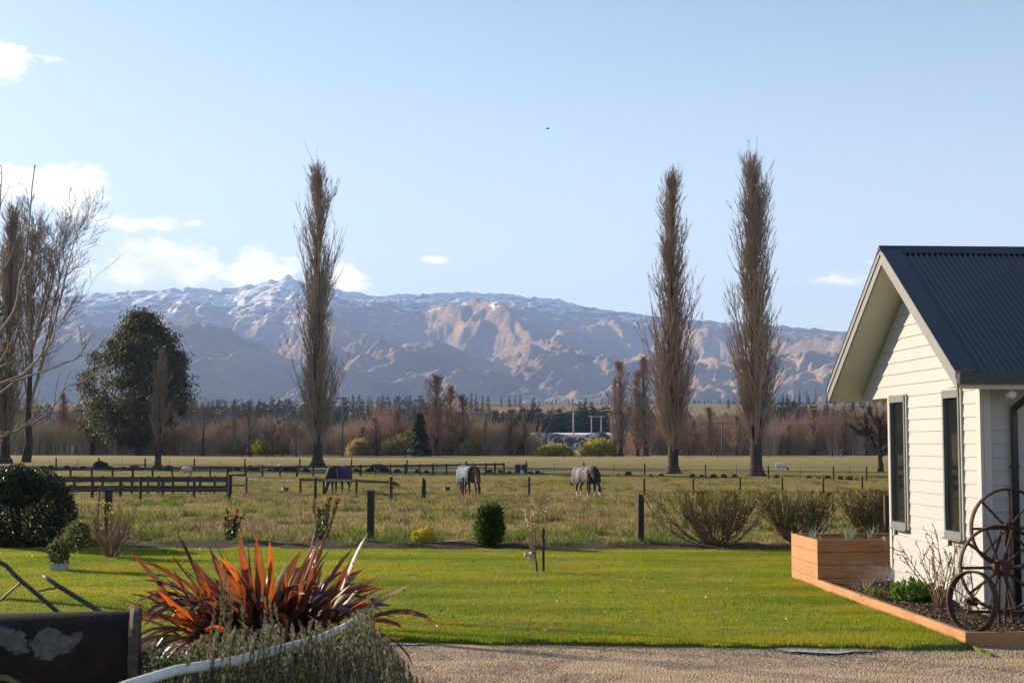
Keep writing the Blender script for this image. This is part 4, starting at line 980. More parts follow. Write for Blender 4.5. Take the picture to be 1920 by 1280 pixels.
def board_gable(z0, z1, ya0, yb0, ya1, yb1):
    """one lapped board on the gable end (faces -x), ends may be raked"""
    t0, t1, bk = -.030, -.016, .0
    v = [(t0, ya0, z0 - .012), (t0, yb0, z0 - .012), (t1, yb1, z1), (t1, ya1, z1), (bk, ya0, z0 - .012), (bk, yb0, z0 - .012), (bk, yb1, z1), (bk, ya1, z1)]
    mb = MB(); mb.add(v, quads=[(1, 0, 3, 2), (4, 5, 6, 7), (0, 1, 5, 4), (2, 3, 7, 6), (3, 0, 4, 7), (1, 2, 6, 5)]); mb.build('board', M['board_white'], house)
zc = Z0
while zc < 4.5:
    z1 = zc + CH
    half0, half1 = (RIDGE_Z - .27 - zc) / SL, (RIDGE_Z - .27 - z1) / SL
    if zc < ZS - .05:
        segs = [(0.092, 3.36)]
        if z1 > WZ0 + .02 and zc < WZ1 - .06:
            segs = [(0.092, WIN[0][0]), (WIN[0][1], WIN[1][0]), (WIN[1][1], 3.36)]
        zt1 = min(z1, ZS + .003) if z1 > ZS + .1 else z1
        for a, b in segs: board_gable(zc, z1, a, b, a, b)
    else:
        b0, b1 = RIDGE_Y + half0, RIDGE_Y + max(half1, .02); a0, a1 = max(RIDGE_Y - half0, .0), max(RIDGE_Y - max(half1, .02), .0)
        if b0 - a0 > .1: board_gable(zc, z1, a0, b0, a1, b1)
    zc = z1
# wall cores
mb = MB(); mb.box((3.6, 1.725, 1.47), (7.16, 3.41, 2.6)); mb.build('wall_core', M['board_white'], house)
gy0, gy1 = .03, RIDGE_Y + (RIDGE_Z - .30 - ZS) / SL
mb = MB(); gz = lambda y: RIDGE_Z - .30 - SL * abs(y - RIDGE_Y)
prof = [(gy0, 2.80), (gy1, 2.85), (RIDGE_Y, RIDGE_Z - .30), (gy0, gz(gy0))]
mb.add([(.004, y, z) for y, z in prof] + [(.12, y, z) for y, z in prof], polys=[[0, 3, 2, 1], [4, 5, 6, 7]], quads=[(0, 1, 5, 4), (1, 2, 6, 5), (2, 3, 7, 6), (3, 0, 4, 7)]); mb.build('gable_core', M['board_white'], house)
# front wall boards (shaded side)
zc = Z0
while zc < ZS - .04:
    mb = MB(); z1 = zc + CH; x0, x1 = .092, 7.1
    v = [(x0, -.034, zc - .012), (x1, -.034, zc - .012), (x1, -.014, z1), (x0, -.014, z1), (x0, .018, zc - .012), (x1, .018, zc - .012), (x1, .018, z1), (x0, .018, z1)]
    mb.add(v, quads=[(0, 1, 2, 3), (5, 4, 7, 6), (1, 0, 4, 5), (3, 2, 6, 7), (0, 3, 7, 4), (2, 1, 5, 6)]); mb.build('board', M['board_white'], house); zc = z1
for nm, c, d in (('corner_board', (-.021, .025, 1.53), (.042, .13, 2.62)), ('corner_board', (.046, -.043, 1.53), (.09, .012, 2.62)), ('corner_board', (-.021, 3.405, 1.53), (.042, .09, 2.62))):
    mb = MB(); mb.box(c, d); mb.build(nm, M['trim_white'], house)
# porch ceiling behind the wall and plinth
mb = MB(); mb.box((3.55, 4.16, 2.865), (7.0, 1.40, .03)); mb.build('soffit', M['soffit'], house)
mb = MB(); mb.box((3.6, 1.725, .10), (7.1, 3.36, .26)); mb.build('plinth', simple('concrete', (.3, .29, .27), None, 6, .9), house)
# windows
for (a, b) in WIN:
    w = thing('window', '', ''); del w['label']; del w['category']; w.parent = house
    y0, y1 = a, b; fw = .042
    for nm, c, d in (('frame', (-.03, (y0 + y1) / 2, WZ1 - .05), (.085, y1 - y0, .10)), ('frame', (-.03, (y0 + y1) / 2, WZ0 + .045), (.085, y1 - y0, .09)), ('frame', (-.03, y0 + fw / 2, (WZ0 + WZ1) / 2), (.08, fw, WZ1 - WZ0 - .19)), ('frame', (-.03, y1 - fw / 2, (WZ0 + WZ1) / 2), (.08, fw, WZ1 - WZ0 - .19))):
        mb = MB(); mb.box(c, d); mb.build(nm, M['frame_alu'], w)
    mb = MB(); mb.box((-.012, (y0 + y1) / 2, (WZ0 + WZ1) / 2), (.012, y1 - y0 - .074, WZ1 - WZ0 - .18)); mb.build('pane', M['glass'], w)
    for nm, yy in (('facing', y0 - .018), ('facing', y1 + .018)):
        mb = MB(); mb.box((-.028, yy, (WZ0 + WZ1) / 2), (.05, .034, WZ1 - WZ0 + .02)); mb.build(nm, M['trim_white'], w)
    mb = MB(); mb.box((-.045, (y0 + y1) / 2, WZ0 - .012), (.10, y1 - y0 + .04, .024)); mb.build('sill', M['frame_alu'], w)
# roof
XL, XR = -.5, 7.4; EY0, EY1 = -.54, 4.90
roof = thing('roof', '', ''); del roof['label']; del roof['category']; roof.parent = house
def slope_sheet(y_e, name):
    per, k = .0765, 8; n = int((XR - XL - .2) / per * k); xs_ = XL + .2 + np.arange(n + 1) * per / k
    zz = .0145 * np.cos(np.arange(n + 1) * 2 * math.pi / k)
    sg = 1 if y_e > RIDGE_Y else -1; nrm = np.array([0, sg * SL, 1]) / math.hypot(SL, 1)
    rows = []
    for y in (y_e + sg * .03, RIDGE_Y + sg * .02):
        b = np.stack([xs_, np.full(n + 1, y), np.full(n + 1, rz_at(y))], 1) + nrm * zz[:, None]; rows.append(b)
    v = np.concatenate(rows); i = np.arange(n); q = np.stack([i, i + 1, i + n + 2, i + n + 1], 1)
    if sg > 0: q = q[:, ::-1]
    mb = MB(); mb.add(v, quads=q); mb.build(name, M['roof_steel'], roof, True)
    mb = MB(); off = .05       # boarding under the sheet
    ys2 = [y_e, RIDGE_Y]; v = []
    for y in ys2:
        for x in (XL + .02, XR): v.append((x, y, rz_at(y) - .02)); v.append((x, y, rz_at(y) - .20))
    mb.add(v, quads=[(0, 2, 6, 4), (1, 5, 7, 3), (0, 4, 5, 1), (2, 3, 7, 6), (0, 1, 3, 2), (4, 6, 7, 5)]); mb.build('raked_soffit', M['soffit'], roof)
    for (wd, dz0, dz1, x0, x1, nm, mt) in ((0, .012, -.075, XL - .022, XL + .02, 'barge_board', M['barge']), (0, -.078, -.215, XL - .006, XL + .02, 'barge_board', M['barge']), (0, .026, .013, XL - .03, XL + .24, 'barge_flashing', M['roof_steel'])):
        mb = MB(); v = []
        for y in (y_e, RIDGE_Y):
            for x in (x0, x1): v.append((x, y, rz_at(y) + dz0)); v.append((x, y, rz_at(y) + dz1))
        mb.add(v, quads=[(0, 2, 6, 4), (1, 5, 7, 3), (0, 4, 5, 1), (2, 3, 7, 6), (0, 1, 3, 2), (4, 6, 7, 5)]); mb.build(nm, mt, roof)
slope_sheet(EY0, 'corrugated_sheet'); slope_sheet(EY1, 'corrugated_sheet')
mb = MB(); v = []
for x in (XL - .035, XR):
    for y, z in ((RIDGE_Y - .14, rz_at(RIDGE_Y - .14) + .018), (RIDGE_Y - .02, RIDGE_Z + .022), (RIDGE_Y, RIDGE_Z + .045), (RIDGE_Y + .02, RIDGE_Z + .022), (RIDGE_Y + .14, rz_at(RIDGE_Y + .14) + .018), (RIDGE_Y, RIDGE_Z - .03)): v.append((x, y, z))
mb.add(v, quads=[(i, (i + 1) % 6, 6 + (i + 1) % 6, 6 + i) for i in range(6)], polys=[[5, 4, 3, 2, 1, 0], [6, 7, 8, 9, 10, 11]]); mb.build('ridge_cap', M['roof_steel'], roof)
for y_e, sg in ((EY0, -1), (EY1, 1)):
    mb = MB(); zt_ = rz_at(y_e) - .005; yc = y_e + sg * .055
    for c, d in (((XL + XR) / 2, yc, zt_ - .135), (XR - XL + .02, .11, .012)), (((XL + XR) / 2, yc + sg * .055, zt_ - .075), (XR - XL + .02, .012, .13)), (((XL + XR) / 2, yc - sg * .052, zt_ - .07), (XR - XL + .016, .010, .118)), ((XL - .008, yc, zt_ - .075), (.010, .10, .118)), (((XL + XR) / 2, yc + sg * .06, zt_ - .012), (XR - XL + .02, .022, .022)):
        mb.box(c, d)
    g_ = mb.build('gutter', M['dark_steel'], roof)
mb = MB(); mb.box((3.45, EY0 + .27, ZS + .012), (7.86, .52, .02)); mb.build('eave_soffit', M['soffit'], roof)
mb = MB(); mb.box((3.45, EY0 + .012, ZS + .06), (7.84, .022, .15)); mb.build('fascia', M['dark_steel'], roof)
# far end closing piece of the eave at the low left of the gable
# downpipe and lamp under the eave
mb = MB(); mb.tubes(np.array([(.42, EY0 + .04, 2.84), (.42, EY0 + .06, 2.78), (.40, -.18, 2.66), (.36, -.085, 2.60), (.36, -.085, 2.5), (.36, -.085, .2)]), np.full(6, .042), 12); mb.build('downpipe', M['dark_steel'], house, True)
for z in (.6, 1.9):
    mb = MB(); mb.box((.36, -.062, z), (.11, .05, .03)); mb.build('pipe_bracket', M['dark_steel'], house)
lamp = MB(); lamp.lathe([(0, .0), (.045, .0), (.05, .02), (.05, .10), (.03, .13), (0, .13)], 16, 'y', (.24, -.36, 2.765)); lamp.box((.24, -.26, 2.80), (.03, .03, .10)); lamp.build('wall_lamp', simple('lamp_white', (.7, .7, .7), None, 4, .4), house)

# ------------------------------------------------------------------ raised planter, edging and bed
m, nt, out = new_mat('timber_orange')
vec = coords(nt, (2, .7, 24)); n1 = noise(nt, vec, 2.2, 6, .65); n2 = noise(nt, coords(nt), 1.3, 4, .6)
col = mixc(nt, .35, ramp(nt, n1, [(.3, (.27, .12, .05)), (.7, (.47, .235, .105))]), ramp(nt, n2, [(.35, (.24, .11, .045)), (.65, (.48, .25, .12))]))
principled(nt, out, col, .75, .25, 0, n1, .35, .006); M['timber_orange'] = m
def uv(u, v, z=0): q = E0 + U * u + V * v; return Vector((q.x, q.y, z))
def hbeam(name, a, b, w, z0, z1, parent=None, mat=None):
    mb = MB(); c = (a + b) / 2; L = (b - a).length; rz = math.atan2((b - a).y, (b - a).x)
    mb.box((0, 0, 0), (L, w, z1 - z0)); o = mb.build(name, mat or M['timber_orange'], parent); o.location = (c.x, c.y, (z0 + z1) / 2); o.rotation_euler = (0, 0, rz); return o
edg = thing('timber_edging', 'orange timber edging round the garden bed beside the house', 'edging')
hbeam('beam', uv(.03, .0), uv(.03, 5.82), .055, -.04, .165, edg); hbeam('beam', uv(.0615, .03), uv(5.2, .03), .055, -.04, .163, edg)
pl = thing('raised_planter', 'orange timber raised planter box at the far corner of the house', 'planter')
zb = [-.04, .185, .38, .57, .75]
for i in range(4):
    g_ = .006
    hbeam('board', uv(.03, 5.83), uv(.03, 7.36), .05, zb[i] + g_, zb[i + 1], pl); hbeam('board', uv(.0565, 5.86), uv(2.0, 5.86), .05, zb[i] + g_, zb[i + 1] - .002, pl)
    hbeam('board', uv(.0565, 7.33), uv(2.0, 7.33), .05, zb[i] + g_, zb[i + 1] - .002, pl); hbeam('board', uv(2.03, 5.84), uv(2.03, 7.35), .05, zb[i] + g_, zb[i + 1], pl)
def soil_sheet(name, u0, u1, v0, v1, z, amp, seed, kind=True, parent=None):
    a, b = np.meshgrid(np.arange(u0, u1 + .01, .12), np.arange(v0, v1 + .01, .12)); zz = z + (fbm(a / .25, b / .25, 4, seed) - .5) * amp
    x = E0.x + a * U.x + b * V.x; y = E0.y + a * U.y + b * V.y; nY, nX = a.shape; idx = np.arange(nX * nY).reshape(nY, nX)
    mb = MB(); mb.add(np.stack([x, y, zz], -1).reshape(-1, 3), quads=np.stack([idx[:-1, :-1], idx[:-1, 1:], idx[1:, 1:], idx[1:, :-1]], -1).reshape(-1, 4))
    o = mb.build(name, M['soil'], parent, True)
    if parent is None: struct(o)
    return o
soil_sheet('garden_bed', .04, 5.2, .04, 5.84, .11, .09, 5); soil_sheet('soil', .06, 1.98, 5.88, 7.3, .70, .05, 6, parent=pl)
rg = rngf(611); a, b = np.meshgrid(np.arange(.48, 5, .5), np.arange(.46, 5.45, .5)); a = a.ravel() + rg.uniform(-.1, .1, a.size); b = b.ravel() + rg.uniform(-.1, .1, b.size)
chip = MB(); n = 260; c = np.stack([rg.uniform(-.3, .3, n), rg.uniform(-.3, .3, n), rg.uniform(.0, .03, n)], 1); chip.leaves(c, rg.normal(0, 1, (n, 3)) * np.array([1, 1, .35]), rg.uniform(.012, .03, n), rg.uniform(.025, .06, n), rg)
ok = ~((a > .75) & (b > 1.6))
a, b = a[ok], b[ok]
scatter('bark_mulch', chip, np.stack([E0.x + a * U.x + b * V.x, E0.y + a * U.y + b * V.y, np.full(len(a), .115)], 1), rg.uniform(0, 6.28, len(a)), np.ones((len(a), 3)), leafmat('mulch', [(.05, .035, .025), (.12, .085, .06), (.24, .18, .13)], .1, .9, .1), 'dark bark mulch chips in the garden bed', 'mulch')

# ------------------------------------------------------------------ iron wheels
M['rust'] = simple('rust', (.085, .042, .026), (.032, .018, .013), 18, .85, .25, .6, .006)
def wheel(name, label, c, R_, wdt, ns, rz, tilt, hub=.075, sp=.014, stakes=()):
    t = thing(name, label, 'wheel', c, rz, 'old iron wheels by the house'); t.rotation_euler = (tilt, 0, rz)
    mb = MB(); mb.lathe([(R_ - .016, -wdt / 2), (R_, -wdt / 2), (R_, wdt / 2), (R_ - .016, wdt / 2), (R_ - .03, 0), (R_ - .016, -wdt / 2)], 48, 'y'); mb.build('rim', M['rust'], t, True)
    mb = MB(); mb.lathe([(0, -.11), (hub * .45, -.11), (hub * .5, -.06), (hub, -.05), (hub, .05), (hub * .5, .06), (hub * .45, .11), (0, .11)], 18, 'y'); mb.build('hub', M['rust'], t)
    me = None
    for i in range(ns):
        a = i * 2 * math.pi / ns
        if me is None:
            q = MB(); q.tubes(np.array([(hub * .7, 0, 0), (R_ * .5, 0, 0), (R_ - .012, 0, 0)]), np.array([sp * 1.15, sp, sp * 1.1]), 6); me = q.mesh('spoke')
        o = link('spoke', me, M['rust'], t); o.rotation_euler = (0, a, 0); o.location = (0, (.03 if i % 2 else -.03), 0)
    return t
sx = 17.30
wa = at_y(1891, 990, 16.75); wb = at_y(1877, 1064, 16.35)
wheel('cartwheel', 'upper large rusty iron wheel mounted highest against the house corner', wa, .47, .07, 8, R(8), 0)
wheel('cartwheel', 'lower large rusty iron wheel with thick spokes in front of the upper one', wb, .485, .075, 10, R(4), R(-3), .10, .017)
wc = at_y(1823, 1127, 15.78)
wheel('cartwheel', 'small thin-spoked iron wheel turned sideways at the edging corner', (wc.x, wc.y, .12 + .335), .335, .085, 7, R(-60), R(-6), .05, .008)
stand = thing('wheel_stand', 'rusty iron stakes and axle holding the stacked wheels upright', 'stand', (wb.x, wb.y, 0))
for (a, b, r) in (((0.02, .18, .05), (.05, .2, wb.z), .016), ((.14, -.02, .05), (.06, .08, wb.z - .1), .013), ((-.07, -.3, .05), (-.06, -.28, .36), .014), ((wa.x - wb.x + .02, .62, .05), (wa.x - wb.x, .46, wa.z), .02), ((-.35, .16, .26), (.55, .16, .24), .018)):
    mb = MB(); mb.tubes(np.array([a, b]), np.array([r, r]), 6); mb.build('stake', M['rust'], stand)
mb = MB(); mb.tubes(np.array([(0, -.05, wb.z), (0.03, .4, wb.z + .02), (wa.x - wb.x, .6, wa.z)]), np.full(3, .022), 8); mb.build('axle', M['rust'], stand)
# ------------------------------------------------------------------ fences
def post_at(px, ytop, ybase, wpx, name, parent, mat, square=True, lean=0.0, roundk=8):
    p = ground(px, ybase); sc_ = F / p.y; w = wpx / sc_; h = (ybase - ytop) / sc_
    mb = MB()
    if square:
        mb.box((0, 0, h / 2 - .1), (w, w, h + .2), random.Random(int(px)).uniform(-.3, .3), .96)
    else: mb.tubes(np.array([(0, 0, -.2), (0, 0, h * .6), (0, 0, h - .01), (0, 0, h)]), np.array([w / 2, w / 2, w / 2 * .96, w / 2 * .8]), roundk)
    o = mb.build(name, mat, parent); o.location = p; o.rotation_euler = (0, lean, 0); return p, h
def wires(parent, pts, heights, r, mat=None):
    for hh in heights:
        mb = MB(); q = []
        for a, b in zip(pts[:-1], pts[1:]):
            for t in (0, .5): q.append((a.x + (b.x - a.x) * t, a.y + (b.y - a.y) * t, a.z + (b.z - a.z) * t + hh - (.02 if t == .5 else 0)))
        q.append((pts[-1].x, pts[-1].y, pts[-1].z + hh)); mb.tubes(np.array(q), np.full(len(q), r), 3); mb.build('wire', mat or M['wire'], parent)
f = thing('garden_fence', 'near wire fence with square timber posts between lawn and paddock', 'fence')
q = []
p0 = ground(-260, 1012); q.append(p0)
p, h = post_at(202, 918, 1012, 13, 'post', f, M['timber_grey']); q.append(p)
p, h = post_at(695, 920, 1020, 12, 'post', f, M['timber_grey']); q.append(p)
p, h = post_at(1200, 927, 1028, 11.5, 'post', f, M['timber_grey'], lean=.012); q.append(p)
p, h = post_at(1665, 930, 1034, 11.5, 'post', f, M['timber_grey']); q.append(p)
wires(f, q, (.25, .5, .75, 1.0), .0022)
st = thing('stake', 'thin grey stake beside the bare shrub at the left', 'stake', ground(181, 1016)); mb = MB(); mb.tubes(np.array([(0, 0, -.1), (.02, 0, .6), (.05, 0, 1.22)]), np.array([.018, .018, .016]), 6); mb.build('pole', M['timber_grey'], st)

f = thing('paddock_fence', 'middle wire fence with short round posts in front of the horses', 'fence'); q = []
for px, t, b, w in ((-60, 893, 946, 6), (263, 893, 943, 6), (430, 890, 942, 6), (591, 895, 938, 6), (733, 894, 936, 6.5), (796, 899, 936, 5.5), (868, 895, 935, 4.5), (992, 894, 933, 5), (1105, 892, 932, 4.5), (1208, 896, 931, 4), (1300, 896, 929, 3.6), (1388, 896, 928, 3.6), (1467, 895, 927, 3.6), (1544, 895, 926, 3.6), (1617, 893, 925, 3.6), (1700, 893, 925, 3.6)):
    p, h = post_at(px, t, b, w, 'post', f, M['timber_grey'], False); q.append(p)
post_at(791, 895, 936, 3.5, 'post', f, M['timber_grey'], False, .06)
wires(f, q, (.3, .55, .8), .004)

def rails(parent, pts, zs, w, h, over=.1):
    for a, b in zip(pts[:-1], pts[1:]):
        for z in zs:
            mb = MB(); d = (b - a).normalized(); a2, b2 = a + Vector((0, -.075, 0)), b + Vector((0, -.075, 0))
            mb.beam((a2.x + d.x * .004, a2.y + d.y * .004, a2.z + z), (b2.x - d.x * .004, b2.y - d.y * .004, b2.z + z), w, h); mb.build('rail', M['rail_grey'], parent)
y1 = thing('yard_fence', 'nearer side of the timber rail yard at left, with two rails', 'fence'); q = []
for px in (60, 117, 173, 226, 305, 364, 428):
    p, h = post_at(px, 897, 934, 4.5, 'post', y1, M['timber_grey']); q.append(p)
rails(y1, q, (.38, .82), .05, .16)
y2 = thing('yard_fence', 'farther side of the timber rail yard at left, with two rails', 'fence'); q = []
for px in (20, 68, 115, 139, 192, 247, 277, 297, 324, 352, 375, 402, 425):
    p, h = post_at(px, 892, 926, 3.8, 'post', y2, M['timber_grey']); q.append(p)
rails(y2, q[::2] + [q[-1]], (.36, .80), .05, .13)
y3 = thing('yard_gate', 'short meshed gate panel at the right end of the rail yard', 'gate'); q = [ground(432, 929), ground(462, 928)]
for z, hh in ((.48, .06), (.98, .10)):
    mb = MB(); mb.beam((q[0].x, q[0].y, q[0].z + z), (q[1].x, q[1].y, q[1].z + z), .05, hh); mb.build('rail', M['rail_grey'], y3)
for k, px in enumerate((433, 462)): post_at(px, 893, 929, 3, 'post', y3, M['timber_grey'])
mb = MB()
for i in range(7):
    a = q[0].lerp(q[1], i / 7); b = q[0].lerp(q[1], (i + 1) / 7); mb.beam((a.x, a.y - .03, a.z + .5), (b.x, b.y - .03, b.z + .96), .01, .02)
stuff(mb.build('mesh_infill', M['wire'], y3))
y4 = thing('hitching_rail', 'single grey rail on short posts in front of the purple rugged horse', 'rail'); q = []
for px, b in ((563, 927), (607, 928), (668, 930), (742, 931)):
    if px < 700: p, h = post_at(px, 898, b, 4.6, 'post', y4, M['timber_grey'], False)
    else: p = ground(px, b)
    q.append(p)
rails(y4, q[:3], (.74,), .06, .12)
mb = MB(); mb.beam((q[2].x, q[2].y - .075, q[2].z + .74), (q[3].x, q[3].y, q[3].z + .66), .06, .1); mb.build('rail', M['rail_grey'], y4)
y5 = thing('pipe_gate', 'thin pale pipe gate rail left of the single grey rail', 'gate'); q = [ground(440, 930), ground(562, 927)]
mb = MB(); mb.tubes(np.array([(q[0].x, q[0].y, q[0].z + .95), (q[1].x, q[1].y, q[1].z + .78)]), np.full(2, .025), 6); mb.build('pipe', simple('galv', (.5, .5, .48), None, 3, .5, .5, metal=.5), y5)
for px in (502, 533):
    p = ground(px, 928.5); mb = MB(); mb.tubes(np.array([(p.x, p.y, p.z), (p.x, p.y, p.z + .84)]), np.full(2, .018), 5); mb.build('upright', M['wire'], y5)

long_ = thing('long_rail_fence', 'long low timber fence with one top rail crossing the paddock behind the horses', 'fence'); q = []
pxs = [-40, 5, 48, 90, 132, 172, 211, 249, 286, 323, 358, 394, 427, 460, 492, 525, 557, 587, 618, 648, 676, 704, 732, 760, 786, 812, 837, 862, 887, 911, 928, 945]
for px in pxs:
    b = np.interp(px, [0, 240, 560, 945], [902, 893, 894, 889.5]); t = np.interp(px, [0, 240, 560, 945], [879, 875, 872.5, 867.5])
    p, h = post_at(px, t, b, 3.3, 'post', long_, M['timber_grey']); q.append((p, h))
for (a, ha), (b, hb) in zip(q[:-1], q[1:]):
    mb = MB(); mb.beam((a.x, a.y - .06, a.z + ha - .12), (b.x, b.y - .06, b.z + hb - .12), .045, .15); mb.build('rail', M['rail_grey'], long_)
ff = thing('far_wire_fence', 'far wire fence with tall thin posts running along the row of stumps', 'fence'); q = []
for px, t, b in ((-80, 860, 878), (22, 860, 879), (105, 858, 880), (185, 858, 880), (272, 859, 880), (364, 859.5, 881), (459, 860, 882), (562, 860, 883), (659, 860, 884), (763, 862, 886), (874, 864, 887), (987, 865, 889), (1095, 867, 892), (1209, 869, 895), (1323, 871, 897), (1441, 873, 899), (1563, 874, 902), (1625, 875, 903), (1750, 877, 906)):
    p, h = post_at(px, t, b, 3.0, 'post', ff, M['bark_dark'], False, 0, 6); q.append(p)
    if px > -80:
        m_ = (q[-2] + q[-1]) / 2; mb = MB(); mb.tubes(np.array([(m_.x, m_.y, m_.z), (m_.x, m_.y, m_.z + .95)]), np.full(2, .015), 4); mb.build('batten', M['timber_grey'], ff)
wires(ff, q, (.2, .45, .7, .92), .006)
# dark rail fence and small gate in front of the tree line
g3 = thing('field_gate', 'low dark rail fence between the tall power pole and the grey sign', 'gate'); q = [ground(652, 853.5), ground(674, 853.5), ground(699, 853.5)]
for p in q:
    mb = MB(); mb.box((p.x, p.y, p.z + .55), (.14, .14, 1.3)); mb.build('post', M['bark_dark'], g3)
for z in (.95,):
    mb = MB(); mb.beam((q[0].x, q[0].y - .1, q[0].z + z), (q[2].x, q[2].y - .1, q[2].z + z), .06, .14); mb.build('rail', M['bark_dark'], g3)
f6 = thing('tree_line_fence', 'far posts standing against the tree line', 'fence')
for px in (455, 470, 500, 530, 760, 1055, 1124, 1290, 1345, 1560, 1580):
    p = ground(px, 857); mb = MB(); mb.box((p.x, p.y, p.z + .6), (.18, .18, 1.3)); mb.build('post', M['bark_dark'], f6)

# ------------------------------------------------------------------ stumps along the old tree row, tubs and odds
M['stump'] = simple('stump', (.045, .036, .028), (.018, .015, .012), 6, .95, .1, .8, .05)
def ordinal(i):
    one = 'first second third fourth fifth sixth seventh eighth ninth tenth eleventh twelfth thirteenth fourteenth fifteenth sixteenth seventeenth eighteenth nineteenth'.split()
    ten = ['', '', 'twent', 'thirt', 'fort', 'fift']
    n = i + 1
    return one[n - 1] if n < 20 else (ten[n // 10] + 'ieth' if n % 10 == 0 else ten[n // 10] + 'y-' + one[n % 10 - 1])
rg = rngf(71); sm = []
for i in range(4):
    mb = MB(); P = 9; k = 10; prof = np.array([(1.25, -.1), (1.1, .1), (.9, .45), (.82, .75), (.6, .95), (0.0, 1.0)]); mb.lathe(prof, k)
    v = mb.v[0]; v += (rg.normal(0, .09, v.shape)).astype(np.float32); sm.append(mb.mesh('tree_stump', False))
sp = [14, 33, 50, 64, 82, 95, 125, 140, 156, 205, 232, 262, 300, 315, 430, 446, 470, 482, 506, 520, 536, 548, 574, 652, 668, 690, 722, 745, 783, 800, 918, 938, 955, 994, 1008, 1018, 1122, 1160, 1178, 1220, 1240, 1298, 1316, 1338, 1357, 1378, 1456, 1516, 1535, 1552, 1575, 1592, 1606]
for i, px in enumerate(sp):
    b = np.interp(px, [0, 480, 960, 1660], [880, 882.5, 887.5, 901]); p = ground(px, b); s = rg.uniform(.2, .36) * (.72 if px > 990 else 1.0)
    o = link('tree_stump', sm[i % 4], M['stump']); o.location = p; o.scale = (s * rg.uniform(.9, 1.5), s, s * rg.uniform(.8, 1.3)); o.rotation_euler = (0, 0, rg.uniform(0, 6)); tag(o, 'low dark stump, ' + ordinal(i) + ' from the left in the row along the far wire fence', 'stump', 'old stumps along the far wire fence')
o = link('tree_stump', sm[1], M['stump']); o.location = ground(190, 880); o.scale = (.75, .7, .75); tag(o, 'biggest dark stump of the row, at the far left', 'stump', 'old stumps along the far wire fence')
M['tub'] = simple('black_tub', (.02, .02, .022), (.012, .012, .013), 5, .5, .4)
def tub(px, by, r, h, label, tilt=0):
    p = ground(px, by); t = thing('feed_tub', label, 'tub', p, 0, 'black feed tubs in the paddock'); t.rotation_euler = (tilt, tilt * .5, 0)
    mb = MB(); mb.lathe([(r * .82, .0), (r, h), (r * .94, h), (r * .78, .04), (0, .04)], 18); mb.build('bucket', M['tub'], t, True)
    mb = MB(); mb.lathe([(r, h - .03), (r * 1.06, h - .03), (r * 1.06, h + .01), (r * .97, h + .01), (r, h - .03)], 18); mb.build('rim', M['tub'], t, True)
tub(535, 923, .19, .24, 'black feed tub left of the single grey rail'); tub(742, 915, .21, .22, 'black feed tub tipped over right of the leaning post', .5); tub(838, 921, .18, .22, 'black feed tub just left of the blue rugged horse')
t = thing('water_trough', 'dark double water trough beside the far fence right of centre', 'trough', ground(977, 887)); mb = MB()
for dx in (-.28, .28):
    mb = MB(); mb.lathe([(.24, 0), (.27, .72), (.24, .74), (.22, .1), (0, .1)], 14, 'z', (dx, 0, 0)); mb.build('drum', M['tub'], t, True)
t = thing('feed_bag', 'small pale blue bag lying at the foot of the dark trough', 'bag', ground(979, 889)); mb = MB(); mb.lathe([(0, 0), (.16, .02), (.2, .15), (.13, .3), (0, .34)], 10); mb.build('sack', simple('bag_blue', (.4, .47, .6)), t, True)
t = thing('old_machine', 'dark low farm implement behind the long rail fence right of the purple rugged horse', 'implement', ground(708, 884)); mb = MB()
mb = MB(); mb.box((0, 0, .42), (1.1, .6, .5), 0, .8); mb.build('body', M['tub'], t); 
for dx in (-.4, .4):
    mb = MB(); mb.lathe([(.28, -.08), (.28, .08), (.1, .09), (.1, -.09), (.28, -.08)], 16, 'y', (dx, -.35, .26)); mb.build('tyre', M['tub'], t)
t = thing('tyre_pile', 'black tyres lying by the fence left of the young poplar', 'tyre', ground(252, 881)); 
for dx, z in ((-.42, 0), (.42, 0), (0, .2)):
    mb = MB(); mb.lathe([(.2, .02), (.42, .0), (.46, .1), (.42, .2), (.2, .19), (.2, .02)], 18, 'z', (dx, 0, z)); mb.build('tyre', M['tub'], t, True)
p = ground(525, 893); t = thing('electric_insulator_cap', 'white cap on top of a post of the long rail fence', 'cap', (p.x, p.y - .02, at_y(525, 874, p.y).z - .02)); mb = MB(); mb.lathe([(0, 0), (.12, .0), (.13, .12), (.08, .2), (0, .22)], 12); mb.build('cap', simple('cap_white', (.7, .7, .68)), t, True)
# sign, marker, power poles, wires, roofs
p = ground(720, 851); s_ = thing('field_sign', 'tall grey white sign standing at the tree line', 'sign', p); hh = hgt(720, 824, p)
mb = MB(); mb.box((0, 0, .5 * hh + .25 * hh * .3), (1.0, .05, hh * .86)); mb.build('panel', simple('sign_grey', (.45, .47, .52), (.40, .42, .46)), s_)
mb = MB(); mb.box((.05, -.035, hh * .78), (.5, .02, .36)); mb.build('dark_mark', M['tub'], s_)
for dx in (-.4, .4):
    mb = MB(); mb.box((dx, .05, hh * .4), (.09, .05, hh * .85)); mb.build('leg', M['timber_grey'], s_)
p = ground(136, 853); s_ = thing('standpipe', 'small blue white standpipe in the shade at the far left', 'standpipe', p); mb = MB(); mb.tubes(np.array([(0, 0, 0), (0, 0, 1.5), (.0, 0, 1.7)]), np.array([.22, .2, .1]), 10); mb.build('pipe', simple('pipe_blue', (.42, .48, .62)), s_); mb = MB(); mb.beam((-.4, 0, 1.6), (.5, 0, 1.9), .1, .1); mb.build('arm', simple('pipe_white', (.6, .6, .6)), s_)
M['pole'] = simple('pole_wood', (.12, .11, .10), (.08, .072, .066), 2, .85); M['pole_conc'] = simple('pole_concrete', (.45, .44, .42), None, 2, .8)
